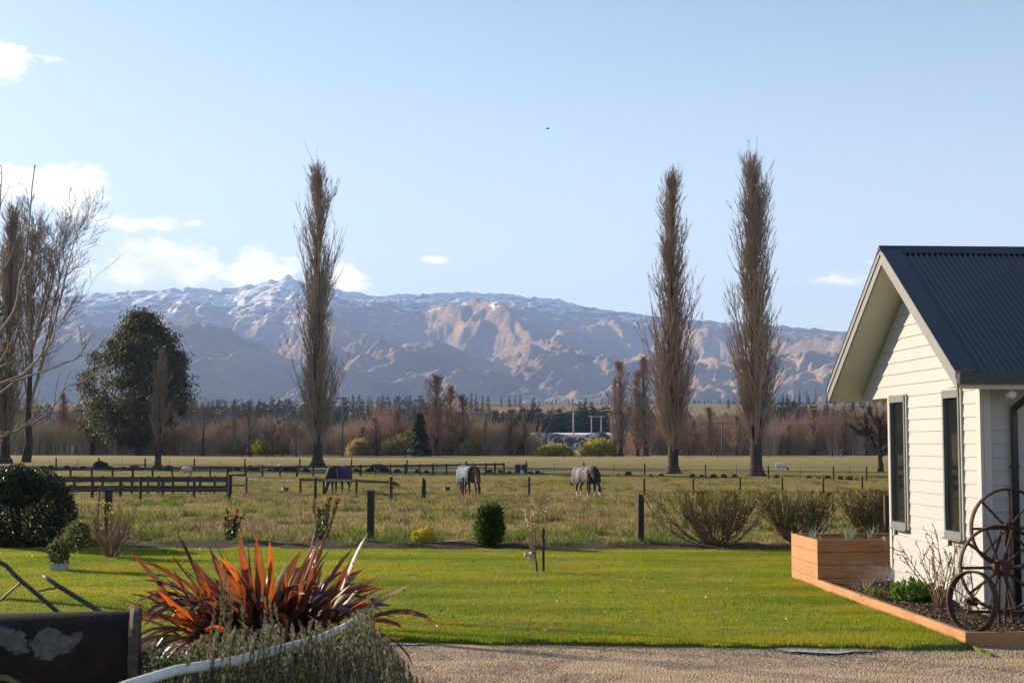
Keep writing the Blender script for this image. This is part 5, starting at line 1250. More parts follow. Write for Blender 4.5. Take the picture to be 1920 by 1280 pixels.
def power_pole(px, top, Yd, label, conc=False, arms=1, w=.28):
    p = base_y(px, Yd); h = hgt(px, top, p); t = thing('power_pole', label, 'pole', p); mt = M['pole_conc'] if conc else M['pole']
    mb = MB(); mb.tubes(np.array([(0, 0, -.5), (0, 0, h)]), np.array([w * .62, w * .42]), 8); mb.build('shaft', mt, t, True)
    for i in range(arms):
        mb = MB(); mb.box((0, -.16, h - .35 - i * .9), (2.4, .12, .14)); mb.build('cross_arm', mt, t)
        for dx in (-1.05, -.5, .5, 1.05):
            mb = MB(); mb.lathe([(0, 0), (.06, 0), (.07, .1), (.04, .2), (0, .22)], 8, 'z', (dx, -.16, h - .28 - i * .9)); mb.build('insulator', mt, t)
    return p, h
pA = power_pole(643, 743, 262, 'tall wooden power pole right of the lone poplar', arms=1); pB = power_pole(793, 762, 259, 'wooden power pole with two arms beside the green conifer', arms=2); pC = power_pole(1353, 790, 262, 'grey power pole between the great right-hand poplars', w=.3)
power_pole(1075, 768, 520, 'pale concrete power pole standing before the pine forest', True, 2, .5)
p = base_y(1118, 500); t = thing('h_frame_pole', 'two-legged H-frame power pole right of the concrete pole', 'pole', p); h = hgt(1118, 779, p)
for dx in (-1.7, 1.7):
    mb = MB(); mb.tubes(np.array([(dx, 0, -.5), (dx, 0, h)]), np.array([.22, .18]), 8); mb.build('leg', M['pole_conc'], t)
mb = MB(); mb.box((0, -.22, h - .3), (5.4, .2, .3)); mb.build('cross_arm', M['pole_conc'], t)
pD = base_y(-200, 275); pE = base_y(1960, 268)
def cable(a, b, za, zb, sag, label):
    mb = MB(); t = np.linspace(0, 1, 14); q = np.stack([a.x + (b.x - a.x) * t, a.y + (b.y - a.y) * t, (a.z + za) * (1 - t) + (b.z + zb) * t - sag * 4 * t * (1 - t)], 1); mb.tubes(q, np.full(14, .03), 3); tag(mb.build('power_line', M['pole']), label, 'cable')
cable(pA[0], pB[0], pA[1] - 2.6, pB[1] - 1.5, .35, 'power line sagging between the two wooden power poles'); cable(pB[0], pC[0], pB[1] - .6, pC[1] - .3, 1.2, 'long power line sagging from the conifer pole to the grey pole'); cable(pC[0], pE, pC[1] - .3, 8, 1.2, 'power line running from the grey pole behind the house'); cable(pD, pA[0], 9, pA[1] - .4, 1.4, 'power line coming in from the left to the tall wooden pole')
# long pale roofs behind the bank
M['pale_roof'] = simple('pale_roof', (.74, .76, .80), (.66, .68, .72), .2, .5)
def long_shed(px0, px1, ytop, ybot, Yd, label, wall=(.55, .56, .58)):
    a, b = at_y(px0, ybot, Yd), at_y(px1, ybot, Yd); zt_ = at_y(px0, ytop, Yd).z; z0 = float(zt(a.x, Yd)) - .3
    t = thing('long_shed', label, 'shed', ((a.x + b.x) / 2, Yd, z0)); L = b.x - a.x; h = zt_ - z0; D = 14
    mb = MB(); mb.box((0, D / 2, h * .29), (L, D, h * .58)); mb.build('wall', simple('shed_wall', wall), t)
    mb = MB(); e = h * .585; v = []
    for x in (-L / 2 - .3, L / 2 + .3): v += [(x, -.5, e), (x, D / 2, h), (x, D + .5, e)]
    mb.add(v, quads=[(0, 3, 4, 1), (1, 4, 5, 2)], tris=[(0, 1, 2), (3, 5, 4)]); mb.build('roof', M['pale_roof'], t)
    for x in np.arange(-L / 2 + 3, L / 2 - 2, 6):
        mb = MB(); mb.box((x, -.06, h * .25), (2.4, .08, h * .3)); mb.build('door', simple('shed_door', (.4, .42, .45)) if x < -L / 2 + 4 else bpy.data.materials['shed_door'], t)
long_shed(985, 1215, 811, 822, 520, 'long low white roofed shed behind the quarry bank'); long_shed(700, 880, 812, 824, 560, 'pale blue roofed shed half hidden behind the central poplars')
w_ = thing('parked_truck', 'white parked truck seen through the trees above the grey sign', 'truck', base_y(722, 420)); w_.location.z = float(zt(w_.location.x, 420))
mb = MB(); mb.box((0, 0, 1.9), (5.2, 2.4, 2.4)); mb.build('cargo_box', simple('truck_white', (.75, .75, .75)), w_); mb = MB(); mb.box((-3.6, 0, 1.5), (1.8, 2.2, 1.8), 0, .85); mb.build('cab', bpy.data.materials['truck_white'], w_)
for dx in (-3.5, 1.6):
    for dy in (-1.05, 1.05):
        mb = MB(); mb.lathe([(0, -.14), (.48, -.14), (.48, .14), (0, .14)], 14, 'y', (dx, dy, .48)); mb.build('wheel', M['tub'], w_)
# quarry bank of dark rubble
a, b = np.meshgrid(np.linspace(0, 1, 60), np.linspace(0, 1, 16)); x = (np.interp(a, [0, 1], [992, 1160]) - 960) / F * 315 + (fbm(a * 8, b * 4, 3, 3) - .5) * 2; y = 302 + b * 20 + (fbm(a * 10, b * 3, 4, 4) - .5) * 5
zb_ = -.5 + b ** .8 * (4.4 + .5 * np.sin(a * 9)) * np.interp(a, [0, .08, .85, 1], [.4, 1, 1, .5]) + (fbm(a * 22, b * 9, 4, 6) - .5) * 1.6 * np.sin(b * 3.0)
idx = np.arange(a.size).reshape(a.shape); mb = MB(); mb.add(np.stack([x, y, zb_], -1).reshape(-1, 3), quads=np.stack([idx[:-1, :-1], idx[:-1, 1:], idx[1:, 1:], idx[1:, :-1]], -1).reshape(-1, 4))
struct(mb.build('quarry_bank', simple('rubble', (.13, .125, .13), (.05, .048, .052), .9, .95, .1, 1.0, .3)))
# ------------------------------------------------------------------ horses, sheep, bird
def loft(mb, pts, ry, rz, k=14, close=True):
    """rings of width ry (local y side) and depth rz round a path in the xz plane"""
    pts = np.array(pts, float); P = len(pts); tan = np.gradient(pts, axis=0); tan /= np.linalg.norm(tan, axis=1, keepdims=True)
    side = np.array([0, 1, 0.]); nn = np.cross(tan, side); nn /= np.linalg.norm(nn, axis=1, keepdims=True) + 1e-9
    a = np.arange(k) * 2 * math.pi / k
    v = pts[:, None, :] + side[None, None] * (np.array(ry)[:, None] * np.cos(a))[..., None] + nn[:, None, :] * (np.array(rz)[:, None] * np.sin(a))[..., None]
    idx = np.arange(P * k).reshape(P, k); A = idx[:-1]; B = np.roll(A, -1, 1); D = idx[1:]; C = np.roll(D, -1, 1)
    mb.add(v.reshape(-1, 3), quads=np.stack([A, B, C, D], -1).reshape(-1, 4), polys=[list(idx[0, ::-1]), list(idx[-1])] if close else None); return mb
def remeshed(mb, name, mat, parent, vox=.03):
    o = mb.build(name, mat, parent); r = o.modifiers.new('skin', 'REMESH'); r.mode = 'VOXEL'; r.voxel_size = vox; r.use_smooth_shade = True
    s = o.modifiers.new('soft', 'SMOOTH'); s.factor = .5; s.iterations = 3; return o
def coat(name, body, leg, sock=None):
    m, nt, out = new_mat(name); t = nt.nodes.new('ShaderNodeTexCoord'); sp = nt.nodes.new('ShaderNodeSeparateXYZ'); nt.links.new(t.outputs['Object'], sp.inputs[0])
    n = noise(nt, t.outputs['Object'], 9, 3); zz = mathn(nt, 'ADD', sp.outputs[2], mathn(nt, 'MULTIPLY', n, .1))
    st = [(.0, sock or leg), (.26, sock or leg), (.32, leg), (.55, leg), (.75, body)]
    principled(nt, out, ramp(nt, zz, st), .6, .3); return m
def horse(label, px, by, heading, cm, rug_cols, rug_end=.62, neck_rug=None, s=1.0, head_dx=0.0, hm=None):
    p = ground(px, by); t = thing('horse', label, 'horse', p, heading, 'rugged horses grazing'); t.scale = (s, s, s)
    b = MB()
    loft(b, [(-.86, 0, .98), (-.78, 0, 1.02), (-.62, 0, 1.04), (-.32, 0, 1.01), (0, 0, .98), (.32, 0, 1.0), (.56, 0, 1.04), (.74, 0, 1.02), (.82, 0, 1.0)], [.08, .19, .28, .29, .31, .29, .24, .17, .08], [.10, .24, .32, .31, .33, .34, .31, .24, .12])
    loft(b, [(.55, 0, 1.12), (.78, 0, 1.05), (.98, 0, .84), (1.14, 0, .58), (1.22, 0, .42)], [.16, .15, .11, .09, .075], [.30, .26, .20, .15, .11], 12)
    loft(b, [(1.14, 0, .52), (1.22, 0, .42), (1.30, 0, .26), (1.36, 0, .13), (1.385, 0, .05), (1.39, 0, .02)], [.05, .095, .08, .058, .055, .03], [.06, .12, .10, .07, .06, .03], 12)
    for sg in (-1, 1):
        loft(b, [(1.10, sg * .06, .50), (1.07, sg * .075, .58), (1.05, sg * .085, .64)], [.03, .028, .006], [.02, .02, .006], 6)
        fx = .52 + .07 * sg
        loft(b, [(.50, sg * .13, 1.0), (.52, sg * .14, .76), (fx - .01, sg * .14, .52), (fx, sg * .14, .44), (fx, sg * .14, .2), (fx + .01, sg * .14, .10), (fx + .05, sg * .14, .03), (fx + .06, sg * .14, 0)], [.09, .095, .058, .062, .038, .045, .058, .062], [.14, .13, .065, .066, .04, .045, .06, .065], 10)
        hx = -.60 - .08 * sg
        loft(b, [(-.58, sg * .14, 1.0), (-.53, sg * .16, .80), (-.53, sg * .15, .66), (hx + .0, sg * .15, .52), (hx - .06, sg * .15, .43), (hx - .03, sg * .15, .22), (hx - .01, sg * .15, .10), (hx + .04, sg * .15, .03), (hx + .05, sg * .15, 0)], [.13, .13, .10, .06, .058, .04, .045, .058, .062], [.22, .20, .14, .075, .07, .042, .046, .06, .066], 10)
    remeshed(b, 'body', cm, t, .028)
    tl = MB(); rg = rngf(int(px)); n = 60; st = np.tile([-.86, 0, 1.02], (n, 1)) + rg.normal(0, .02, (n, 3)); q = grow(st, np.tile([-.75, 0, -.3], (n, 1)) + rg.normal(0, .1, (n, 3)), rg.uniform(.5, .75, n), 6, -2.6, .05, rg); tl.tubes(q, taper(np.full(n, .014), .006, 6), 3); tl.build('tail', hm or M['tub'], t)
    mn = MB(); n = 50; tt = rg.uniform(0, 1, n); st = np.stack([np.interp(tt, [0, .4, .75, 1], [.70, .93, 1.13, 1.17]), rg.normal(0, .02, n), np.interp(tt, [0, .4, .75, 1], [1.28, 1.02, .70, .56])], 1)
    q = grow(st, np.stack([rg.uniform(.1, .4, n), np.where(rg.random(n) < .5, -.7, .7), np.full(n, .2)], 1), rg.uniform(.12, .24, n), 4, -2.2, .06, rg); mn.tubes(q, taper(np.full(n, .014), .006, 4), 3)
    if neck_rug is None: mn.build('mane', hm or M['tub'], t)
    # rug: a shell hung over the back, open below
    xs_ = np.linspace(-.90, .74, 18); rg_pts = []; k = 17; an = np.linspace(-1, 1, k)
    ryx = np.interp(xs_, [-.90, -.82, -.62, -.3, 0, .3, .56, .74], [.13, .24, .335, .35, .36, .35, .31, .26]); ztop = np.interp(xs_, [-.90, -.82, -.62, -.3, 0, .3, .56, .74], [1.10, 1.26, 1.385, 1.345, 1.33, 1.355, 1.39, 1.33])
    zbot = rug_end + .05 * np.sin(xs_ * 5) + np.where(xs_ > .5, .02, 0)
    V_ = []
    for i in range(18):
        row = []
        for a_ in an:
            th = a_ * 1.75
            if abs(th) < math.pi / 2: y_ = math.sin(th) * ryx[i]; z_ = 1.02 + (ztop[i] - 1.02) * math.cos(th) ** .8
            else:
                f_ = (abs(th) - math.pi / 2) / (1.75 - math.pi / 2); y_ = math.copysign(ryx[i] * (1 + .08 * f_), th); z_ = 1.02 + (zbot[i] - 1.02) * f_
            y_ += .012 * math.sin(i * 1.9 + a_ * 9); row.append((xs_[i], y_, z_))
        V_.append(row)
    V_ = np.array(V_); idx = np.arange(18 * k).reshape(18, k); mb = MB(); mb.add(V_.reshape(-1, 3), quads=np.stack([idx[:-1, :-1], idx[:-1, 1:], idx[1:, 1:], idx[1:, :-1]], -1).reshape(-1, 4))
    # rump drop
    r = mb.build('rug', rug_cols, t, True); r.modifiers.new('thick', 'SOLIDIFY').thickness = .018
    fl = MB(); fl.add([(-.895, -.13, 1.09), (-.895, .13, 1.09), (-1.0, .15, .80), (-1.0, -.15, .80), (-.91, 0, 1.12), (-1.05, 0, .82)], quads=[(0, 4, 5, 3), (4, 1, 2, 5)]); o = fl.build('tail_flap', rug_cols, t, True); o.modifiers.new('thick', 'SOLIDIFY').thickness = .012
    if neck_rug is not None:
        mb = MB(); pts = np.array([(.66, 0, 1.08), (.80, 0, 1.04), (.97, 0, .86), (1.10, 0, .66)]); ry = [.25, .22, .17, .14]; rzz = [.33, .30, .24, .19]
        tan = np.gradient(pts, axis=0); tan /= np.linalg.norm(tan, axis=1, keepdims=True); nn = np.cross(tan, np.array([0, 1, 0.])) * -1
        k2 = 13; an2 = np.linspace(-2.2, 2.2, k2); v = pts[:, None, :] + np.array([0, 1, 0.])[None, None] * (np.array(ry)[:, None] * np.sin(an2))[..., None] - nn[:, None, :] * (np.array(rzz)[:, None] * np.cos(an2))[..., None]
        idx = np.arange(4 * k2).reshape(4, k2); mb.add(v.reshape(-1, 3), quads=np.stack([idx[:-1, :-1], idx[:-1, 1:], idx[1:, 1:], idx[1:, :-1]], -1).reshape(-1, 4)); o = mb.build('neck_cover', neck_rug, t, True); o.modifiers.new('thick', 'SOLIDIFY').thickness = .015
    for xx in (-.25, .2):
        st_ = MB(); q = []; 
        for a_ in np.linspace(0, math.pi, 11): q.append((xx, math.cos(a_) * .34, .70 - math.sin(a_) * .06))
        st_.tubes(np.array(q), np.full(11, .014), 5); st_.build('strap', M['tub'], t)
    return t
def rugmat(name, cols, pos, stripe=None):
    m, nt, out = new_mat(name); t = nt.nodes.new('ShaderNodeTexCoord'); sp = nt.nodes.new('ShaderNodeSeparateXYZ'); nt.links.new(t.outputs['Object'], sp.inputs[0])
    n = noise(nt, t.outputs['Object'], 4, 4); xx = mathn(nt, 'ADD', mathn(nt, 'MULTIPLY', mathn(nt, 'ADD', sp.outputs[0], 1.0), .5), mathn(nt, 'MULTIPLY', mathn(nt, 'SUBTRACT', n, .5), .03))
    c = ramp(nt, xx, list(zip(pos, cols))); c = mixc(nt, .3, c, mixc(nt, n, (.5, .5, .5), (1, 1, 1)), 'MULTIPLY'); principled(nt, out, c, .8, .2, 0, n, .6, .04); return m
HS = 1.0
purple = rugmat('rug_purple', [(.06, .03, .085), (.075, .035, .10), (.05, .028, .075), (.30, .22, .24)], [0, .4, .84, .86])
blue = rugmat('rug_blue', [(.16, .19, .26), (.10, .125, .20), (.19, .21, .27), (.04, .05, .09)], [0, .35, .7, .86])
grey = rugmat('rug_grey', [(.23, .215, .235), (.07, .065, .075), (.24, .225, .25), (.06, .058, .062), (.21, .185, .17)], [.1, .3, .42, .6, .75])
black = rugmat('rug_black', [(.025, .025, .03), (.03, .03, .038)], [0, 1])
horse('horse in a dark purple rug grazing behind the single grey rail', 636, 926, R(248), coat('coat_brown', (.10, .045, .025), (.03, .02, .015)), purple, .58, black, 1.02)
horse('horse in a pale blue grey rug grazing with a brown neck showing', 878, 928, R(-66), coat('coat_bay', (.16, .065, .03), (.03, .018, .013)), blue, .60, None, 1.04)
horse('horse in a light grey striped rug with a black neck cover and white socks', 1098, 931, R(-64), coat('coat_dark', (.05, .035, .028), (.04, .03, .025), (.6, .57, .53)), grey, .60, black, 1.04)
def sheep(label, px, by, heading, body, face, s):
    p = ground(px, by); t = thing('sheep', label, 'sheep', p, heading, 'small pale animals in the paddock'); t.scale = (s, s, s); b = MB()
    loft(b, [(-.42, 0, .56), (-.36, 0, .56), (-.1, 0, .56), (.2, 0, .57), (.38, 0, .58), (.44, 0, .57)], [.06, .2, .24, .23, .18, .08], [.06, .2, .24, .23, .2, .08], 12); loft(b, [(.34, 0, .62), (.48, 0, .50), (.56, 0, .36)], [.11, .09, .07], [.14, .11, .08], 10)
    for x in (-.28, .26):
        for sg in (-1, 1): loft(b, [(x, sg * .11, .5), (x, sg * .11, .25), (x + .01, sg * .11, .0)], [.07, .04, .04], [.07, .04, .04], 8)
    remeshed(b, 'body', body, t, .025)
    h = MB(); loft(h, [(.54, 0, .40), (.60, 0, .32), (.67, 0, .20), (.69, 0, .16)], [.06, .075, .055, .03], [.07, .085, .06, .03], 10)
    for sg in (-1, 1): loft(h, [(.56, sg * .06, .40), (.54, sg * .13, .40), (.53, sg * .17, .38)], [.02, .03, .01], [.015, .015, .01], 6)
    remeshed(h, 'head', face, t, .02)
sheep('white sheep with a dark head grazing far off near the tree line', 1463, 884, R(-25), simple('wool', (.72, .68, .58), (.6, .56, .47), 12, .95, .05, .6, .02), simple('dark_face', (.04, .03, .025)), 1.05)
sheep('small tan and white sheep behind the long rail fence at left', 351, 893.5, R(160), simple('wool_tan', (.5, .40, .30), (.42, .34, .26), 12, .95, .05, .6, .02), simple('pale_face', (.6, .55, .5)), .95)
bp = at_y(1027, 242, 70); t = thing('bird', 'tiny dark bird flying in the clear sky above the middle', 'bird', bp, .6); mb = MB(); loft(mb, [(-.10, 0, 0), (-.05, 0, 0), (.02, 0, .01), (.07, 0, .015), (.09, 0, .015)], [.012, .03, .035, .02, .004], [.006, .025, .03, .02, .004], 8); mb.build('body', M['tub'], t)
for sg in (-1, 1):
    mb = MB(); mb.add([(.03, sg * .02, .01), (-.04, sg * .02, .01), (-.03, sg * .12, .06), (.02, sg * .11, .06), (-.05, sg * .2, .04)], tris=[(0, 1, 2), (0, 2, 3), (3, 2, 4)]); o = mb.build('wing', M['tub'], t); o.modifiers.new('thick', 'SOLIDIFY').thickness = .006
# ------------------------------------------------------------------ shrubs on the lawn edge
def ball_leaves(mb, n, c, r, rg, w, L, up=.3, shell=.55, lump=.35, seed=0, flat=None):
    a = rg.uniform(0, 6.28, n); s = rg.uniform(-1, 1, n); cs = np.sqrt(1 - s * s); d = np.stack([np.cos(a) * cs, np.sin(a) * cs, s], 1)
    k = (shell + (1 - shell) * rg.random(n) ** .5) * (1 - lump / 2 + lump * fbm(d[:, 0] * 2.5 + d[:, 2] * 2 + seed, d[:, 1] * 2.5 - d[:, 2] * 1.7, 3, seed))
    q = d * k[:, None] * np.array(r) + np.array(c); q[:, 2] = np.maximum(q[:, 2], .03)
    if flat is not None: q[:, 2] = np.minimum(q[:, 2], flat + rg.normal(0, .03, n))
    mb.leaves(q, d * .7 + rg.normal(0, .6, (n, 3)) + np.array([0, 0, up]), rg.uniform(.7, 1.2, n) * w, rg.uniform(.7, 1.3, n) * L, rg); return mb
def stems(n, h, spread, rg, r=.012, P=6, up=.4, wob=.08):
    a = np.arange(n) * 2.4 + rg.uniform(-.5, .5, n); an = rg.uniform(.1, 1, n) * spread; d = np.stack([np.cos(a) * np.sin(an), np.sin(a) * np.sin(an), np.cos(an)], 1)
    b = np.stack([np.cos(a), np.sin(a), 0 * a], 1) * rg.uniform(0, .06, n)[:, None]; q = grow(b, d, h * rg.uniform(.65, 1.05, n), P, up, wob, rg); return q, taper(np.full(n, r), r * .3, P)
rg = rngf(701)
M['dark_leaf'] = leafmat('dark_leaf', [(.016, .026, .010), (.03, .042, .014), (.05, .06, .022)], .25, .35, .5)
p = ground(42, 1027); t = thing('round_shrub', 'large dark rounded shrub at the left edge of the lawn', 'shrub', p); lf = MB(); ball_leaves(lf, 15000, (0, 0, .80), (1.06, 1.0, .82), rg, .035, .07, .2, .55, .25, 3)
ball_leaves(lf, 3500, (-.15, 0, 1.25), (.55, .55, .42), rg, .035, .075, .4, .5, .5, 8)
lf.build('crown', M['dark_leaf'], t); q, r = stems(16, 1.2, .8, rg, .025); mb = MB(); mb.tubes(q, r, 5); mb.build('stem', M['bark_dark'], t)
p = ground(111, 1075); t = thing('potted_shrub', 'leaning green shrub in a low white pot on the lawn', 'shrub', p); mb = MB(); mb.box((0, 0, .09), (.24, .22, .17), .1, 1.08); mb.build('pot', M['trim_white'], t)
lf = MB(); ball_leaves(lf, 700, (-.02, 0, .34), (.17, .17, .22), rg, .035, .06, .4, .3, .5, 2); ball_leaves(lf, 900, (.30, .02, .62), (.22, .2, .24), rg, .035, .06, .4, .3, .5, 5); lf.build('leaves', leafmat('shrub_green', [(.05, .07, .022), (.10, .12, .04), (.17, .17, .075)], .4), t)
mb = MB(); q = grow(np.tile([0, 0, .08], (7, 1)) + rg.normal(0, .03, (7, 3)) * np.array([1, 1, 0]), np.tile([.35, 0, 1], (7, 1)) + rg.normal(0, .15, (7, 3)), rg.uniform(.5, .75, 7), 5, .1, .1, rg); mb.tubes(q, taper(np.full(7, .012), .005, 5), 5); mb.build('stem', M['twig_tan'], t)
# bare multi-stemmed shrub
p = ground(208, 1050); t = thing('bare_shrub', 'bare twiggy tan shrub left of the flax, spreading over the lawn edge', 'shrub', p); mb = MB(); q, r = stems(40, 1.15, .75, rg, .014, 7, .35, .10); mb.tubes(q, r, 4)
q2 = grow(np.array([[.05, 0, .05], [.05, .02, .08]]), np.array([[.9, .1, .55], [.8, -.1, .7]]), np.array([1.15, .9]), 7, .15, .05, rg); mb.tubes(q2, taper(np.full(2, .014), .004, 7), 4)
mb.build('stem', M['twig_tan'], t); tw = MB(); s, dd, rr, tt, bi = along(q, r, 9, .3, 1, .5, rg); g_ = grow(s, dd, rg.uniform(.12, .3, len(s)), 4, .3, .1, rg); tw.tubes(g_, taper(np.full(len(s), .005), .002, 4), 3); s, dd, rr, tt, bi = along(q2, taper(np.full(2, .014), .004, 7), 12, .3, 1, .5, rg); tw.spikes(s, s + dd * .15, .004); stuff(tw.build('twigs', M['twig_tan'], t))
lf = MB(); n = 60; c = np.stack([rg.normal(-.08, .08, n), rg.normal(0, .1, n), rg.uniform(.55, 1.1, n)], 1); lf.leaves(c, rg.normal(0, 1, (n, 3)), .03, .05, rg); lf.build('yellow_leaves', leafmat('yellow_leaf', [(.45, .25, .03), (.5, .33, .05)], .5), t)
def photinia(px, by, h, w, label, seed):
    rg = rngf(seed); p = ground(px, by); t = thing('photinia_shrub', label, 'shrub', p); q, r = stems(9, h, w / h * 1.3, rg, .010, 6, .5); mb = MB(); mb.tubes(q, r, 5); mb.build('stem', M['bark_dark'], t)
    s, dd, rr, tt, bi = along(q, r, 48, .15, 1, .9, rg); lf = MB(); lf.leaves(s, dd + np.array([0, 0, .1]), .035, .085, rg); lf.build('leaves', leafmat('photinia_green%d' % seed, [(.03, .045, .016), (.06, .08, .03), (.10, .11, .05)], .35, .35, .5), t)
    s, dd, rr, tt, bi = along(q, r, 8, .82, 1, .6, rg); lf = MB(); lf.leaves(s, dd + np.array([0, 0, .4]), .03, .08, rg); lf.build('red_tips', leafmat('photinia_red%d' % seed, [(.30, .04, .02), (.42, .09, .03)], .5), t)
photinia(432, 1024, .78, .25, 'slim red-tipped shrub on the earth strip behind the flax left side', 11); photinia(604, 1021, 1.05, .36, 'taller red-tipped shrub on the earth strip left of the square post', 12)
p = ground(796, 1027); t = thing('yellow_shrub', 'small bright yellow shrub right of the square fence post', 'shrub', p); lf = MB(); ball_leaves(lf, 1500, (0, 0, .22), (.21, .2, .2), rg, .025, .04, .5, .3, .5, 21); ball_leaves(lf, 250, (-.2, 0, .25), (.07, .07, .1), rg, .025, .04, .5, .3, .5, 22); lf.build('leaves', leafmat('yellow_green', [(.45, .38, .03), (.58, .46, .05), (.36, .34, .04)], .45), t); q, r = stems(7, .3, .7, rg, .008); mb = MB(); mb.tubes(q, r, 4); mb.build('stem', M['twig_tan'], t)
p = ground(918, 1030); t = thing('dark_green_shrub', 'upright dark green shrub in the middle of the earth strip', 'shrub', p); lf = MB(); ball_leaves(lf, 3600, (0, 0, .42), (.30, .3, .42), rg, .03, .075, .5, .25, .7, 31); ball_leaves(lf, 900, (.0, 0, .72), (.24, .24, .18), rg, .03, .09, .8, .2, .8, 33); lf.build('leaves', leafmat('deep_green', [(.02, .045, .01), (.045, .085, .015), (.10, .15, .03)], .4, .4, .4), t); q, r = stems(12, .7, .6, rg, .012); mb = MB(); mb.tubes(q, r, 5); mb.build('stem', M['bark_dark'], t)
# sapling with stake
p = ground(1008, 1077); t = thing('staked_sapling', 'bare sapling with pale buds tied in a white sleeve in the middle of the lawn', 'sapling', p); mb = MB(); hs_ = F / p.y
mb.tubes(np.array([(-.0, 0, -.05), (-.03, 0, .25), (-.07, 0, .5)]), np.array([.02, .017, .014]), 6); q, r = stems(11, .95, .35, rg, .007, 6, .3, .06); q = q + np.array([-.07, 0, .32]); mb.tubes(q, r, 4); mb.build('stem', M['twig_tan'], t)
s, dd, rr, tt, bi = along(q, r, 9, .55, 1, .7, rg); lf = MB(); lf.leaves(s, dd, .02, .045, rg); stuff(lf.build('buds', leafmat('pale_bud', [(.55, .45, .24), (.65, .55, .33)], .4), t))
sl = MB(); sl.lathe([(.03, 0), (.05, .03), (.045, .10), (.03, .13)], 9, 'z', (-.10, -.01, .24)); sl.lathe([(.02, 0), (.04, .02), (.03, .07)], 8, 'z', (-.19, 0, .30)); v = sl.v[0]; v += rngf(3).normal(0, .008, v.shape).astype(np.float32); stuff(sl.build('white_sleeve', M['trim_white'], t))
p2 = ground(1019, 1078); t2 = thing('sapling_stake', 'grey square stake beside the sapling', 'stake', p2); mb = MB(); mb.box((0, 0, .36), (.035, .035, .82), .2); mb.build('stake', M['timber_grey'], t2)
p2 = ground(1007, 1078); t2 = thing('short_peg', 'short peg left of the sapling stake', 'stake', p2); mb = MB(); mb.box((-.01, 0.03, .08), (.028, .028, .28), .5); mb.build('peg', M['timber_grey'], t2)
# olive hedge bushes with flat clipped tops
M['olive_leaf'] = leafmat('olive_leaf', [(.13, .125, .035), (.20, .18, .05), (.28, .23, .07), (.17, .13, .05)], .45, .5, .3)
def hedge(px, by, h, wl_, wr, label, seed):
    rg = rngf(seed); p = ground(px, by); t = thing('clipped_bush', label, 'bush', p, 0, 'flat-topped olive bushes beside the planter'); n = 46; a = rg.uniform(0, 6.28, n); tx = np.where(np.cos(a) > 0, wr, wl_) * np.abs(np.cos(a)) ** .7 * np.sign(np.cos(a)) * rg.uniform(.15, 1, n); ty = np.sin(a) * .55 * rg.uniform(.2, 1, n)
    e = np.stack([tx, ty, h * rg.uniform(.72, 1.0, n)], 1); b = np.stack([tx * .05, ty * .08, np.full(n, -.03)], 1); m1 = b + (e - b) * .35 + np.stack([tx * .10, ty * .1, -h * .05 * np.abs(tx)], 1); m2 = b + (e - b) * .7 + np.stack([tx * .1, ty * .1, -h * .03 * np.abs(tx)], 1)
    q = np.stack([b, (b + m1) / 2, m1, (m1 + m2) / 2, m2, e], 1); q[:, 1:] += rg.normal(0, .02, q[:, 1:].shape); r = taper(rg.uniform(.012, .026, n), .005, 6); mb = MB(); mb.tubes(q, r, 5)
    s, dd, rr, tt, bi = along(q, r, 13, .35, 1, .6, rg); L2 = rg.uniform(.18, .5, len(s)); q2 = grow(s, dd, L2, 5, .7, .1, rg); q2[:, :, 2] = np.minimum(q2[:, :, 2], h + .03); r2 = taper(np.full(len(s), .007), .003, 5); mb.tubes(q2, r2, 3); mb.build('stem', simple('olive_stem%d' % seed, (.24, .17, .10), (.14, .10, .06), 8), t)
    s, dd, rr, tt, bi = along(q2, r2, 24, .2, 1, .8, rg); keep = rg.random(len(s)) < np.clip(.06 + .8 * (s[:, 2] / h) ** 2.2, 0, 1); s, dd = s[keep], dd[keep]; lf = MB(); lf.leaves(s, dd + np.array([0, 0, .2]), .020, .046, rg); lf.build('leaves', M['olive_leaf'], t)
hedge(1348, 1030, 1.16, 1.6, 1.15, 'broad flat-topped olive bush right of the mossy square post', 21); hedge(1500, 1026, 1.12, .9, .85, 'flat-topped olive bush behind the left end of the raised planter', 22); hedge(1640, 1022, 1.15, .9, 1.1, 'flat-topped olive bush between the raised planter and the house corner', 23)
# house bed plants
p = uv(.72, 2.72, .10); t = thing('bare_rose', 'bare thorny rose bush against the white gable wall', 'rose', p); mb = MB(); q, r = stems(15, 1.02, .50, rg, .010, 8, .45, .12); mb.tubes(q, r, 5); s, dd, rr, tt, bi = along(q, r, 4, .35, .95, .7, rg); g_ = grow(s, dd, rg.uniform(.1, .3, len(s)), 4, .4, .12, rg); mb.tubes(g_, taper(np.full(len(s), .006), .003, 4), 4); mb.build('stem', simple('rose_stem', (.24, .15, .075), (.13, .085, .05), 10), t); lf = MB(); s, dd, rr, tt, bi = along(g_, taper(np.full(len(s), .006), .003, 4), 3, .4, 1, .8, rg); lf.leaves(s, dd, .018, .035, rg); lf.build('leaves', leafmat('rose_leaf', [(.10, .11, .03), (.22, .13, .05), (.3, .10, .05)], .4), t)
p = uv(.60, 3.35, .10); t = thing('leafy_perennial', 'low bright green leafy plant in the bed below the rose', 'plant', p); lf = MB(); ball_leaves(lf, 420, (0, 0, .10), (.30, .26, .16), rg, .07, .09, .4, .3, .4, 41); lf.build('leaves', leafmat('bright_green', [(.04, .10, .015), (.08, .16, .02), (.15, .22, .04)], .45, .35, .5), t)
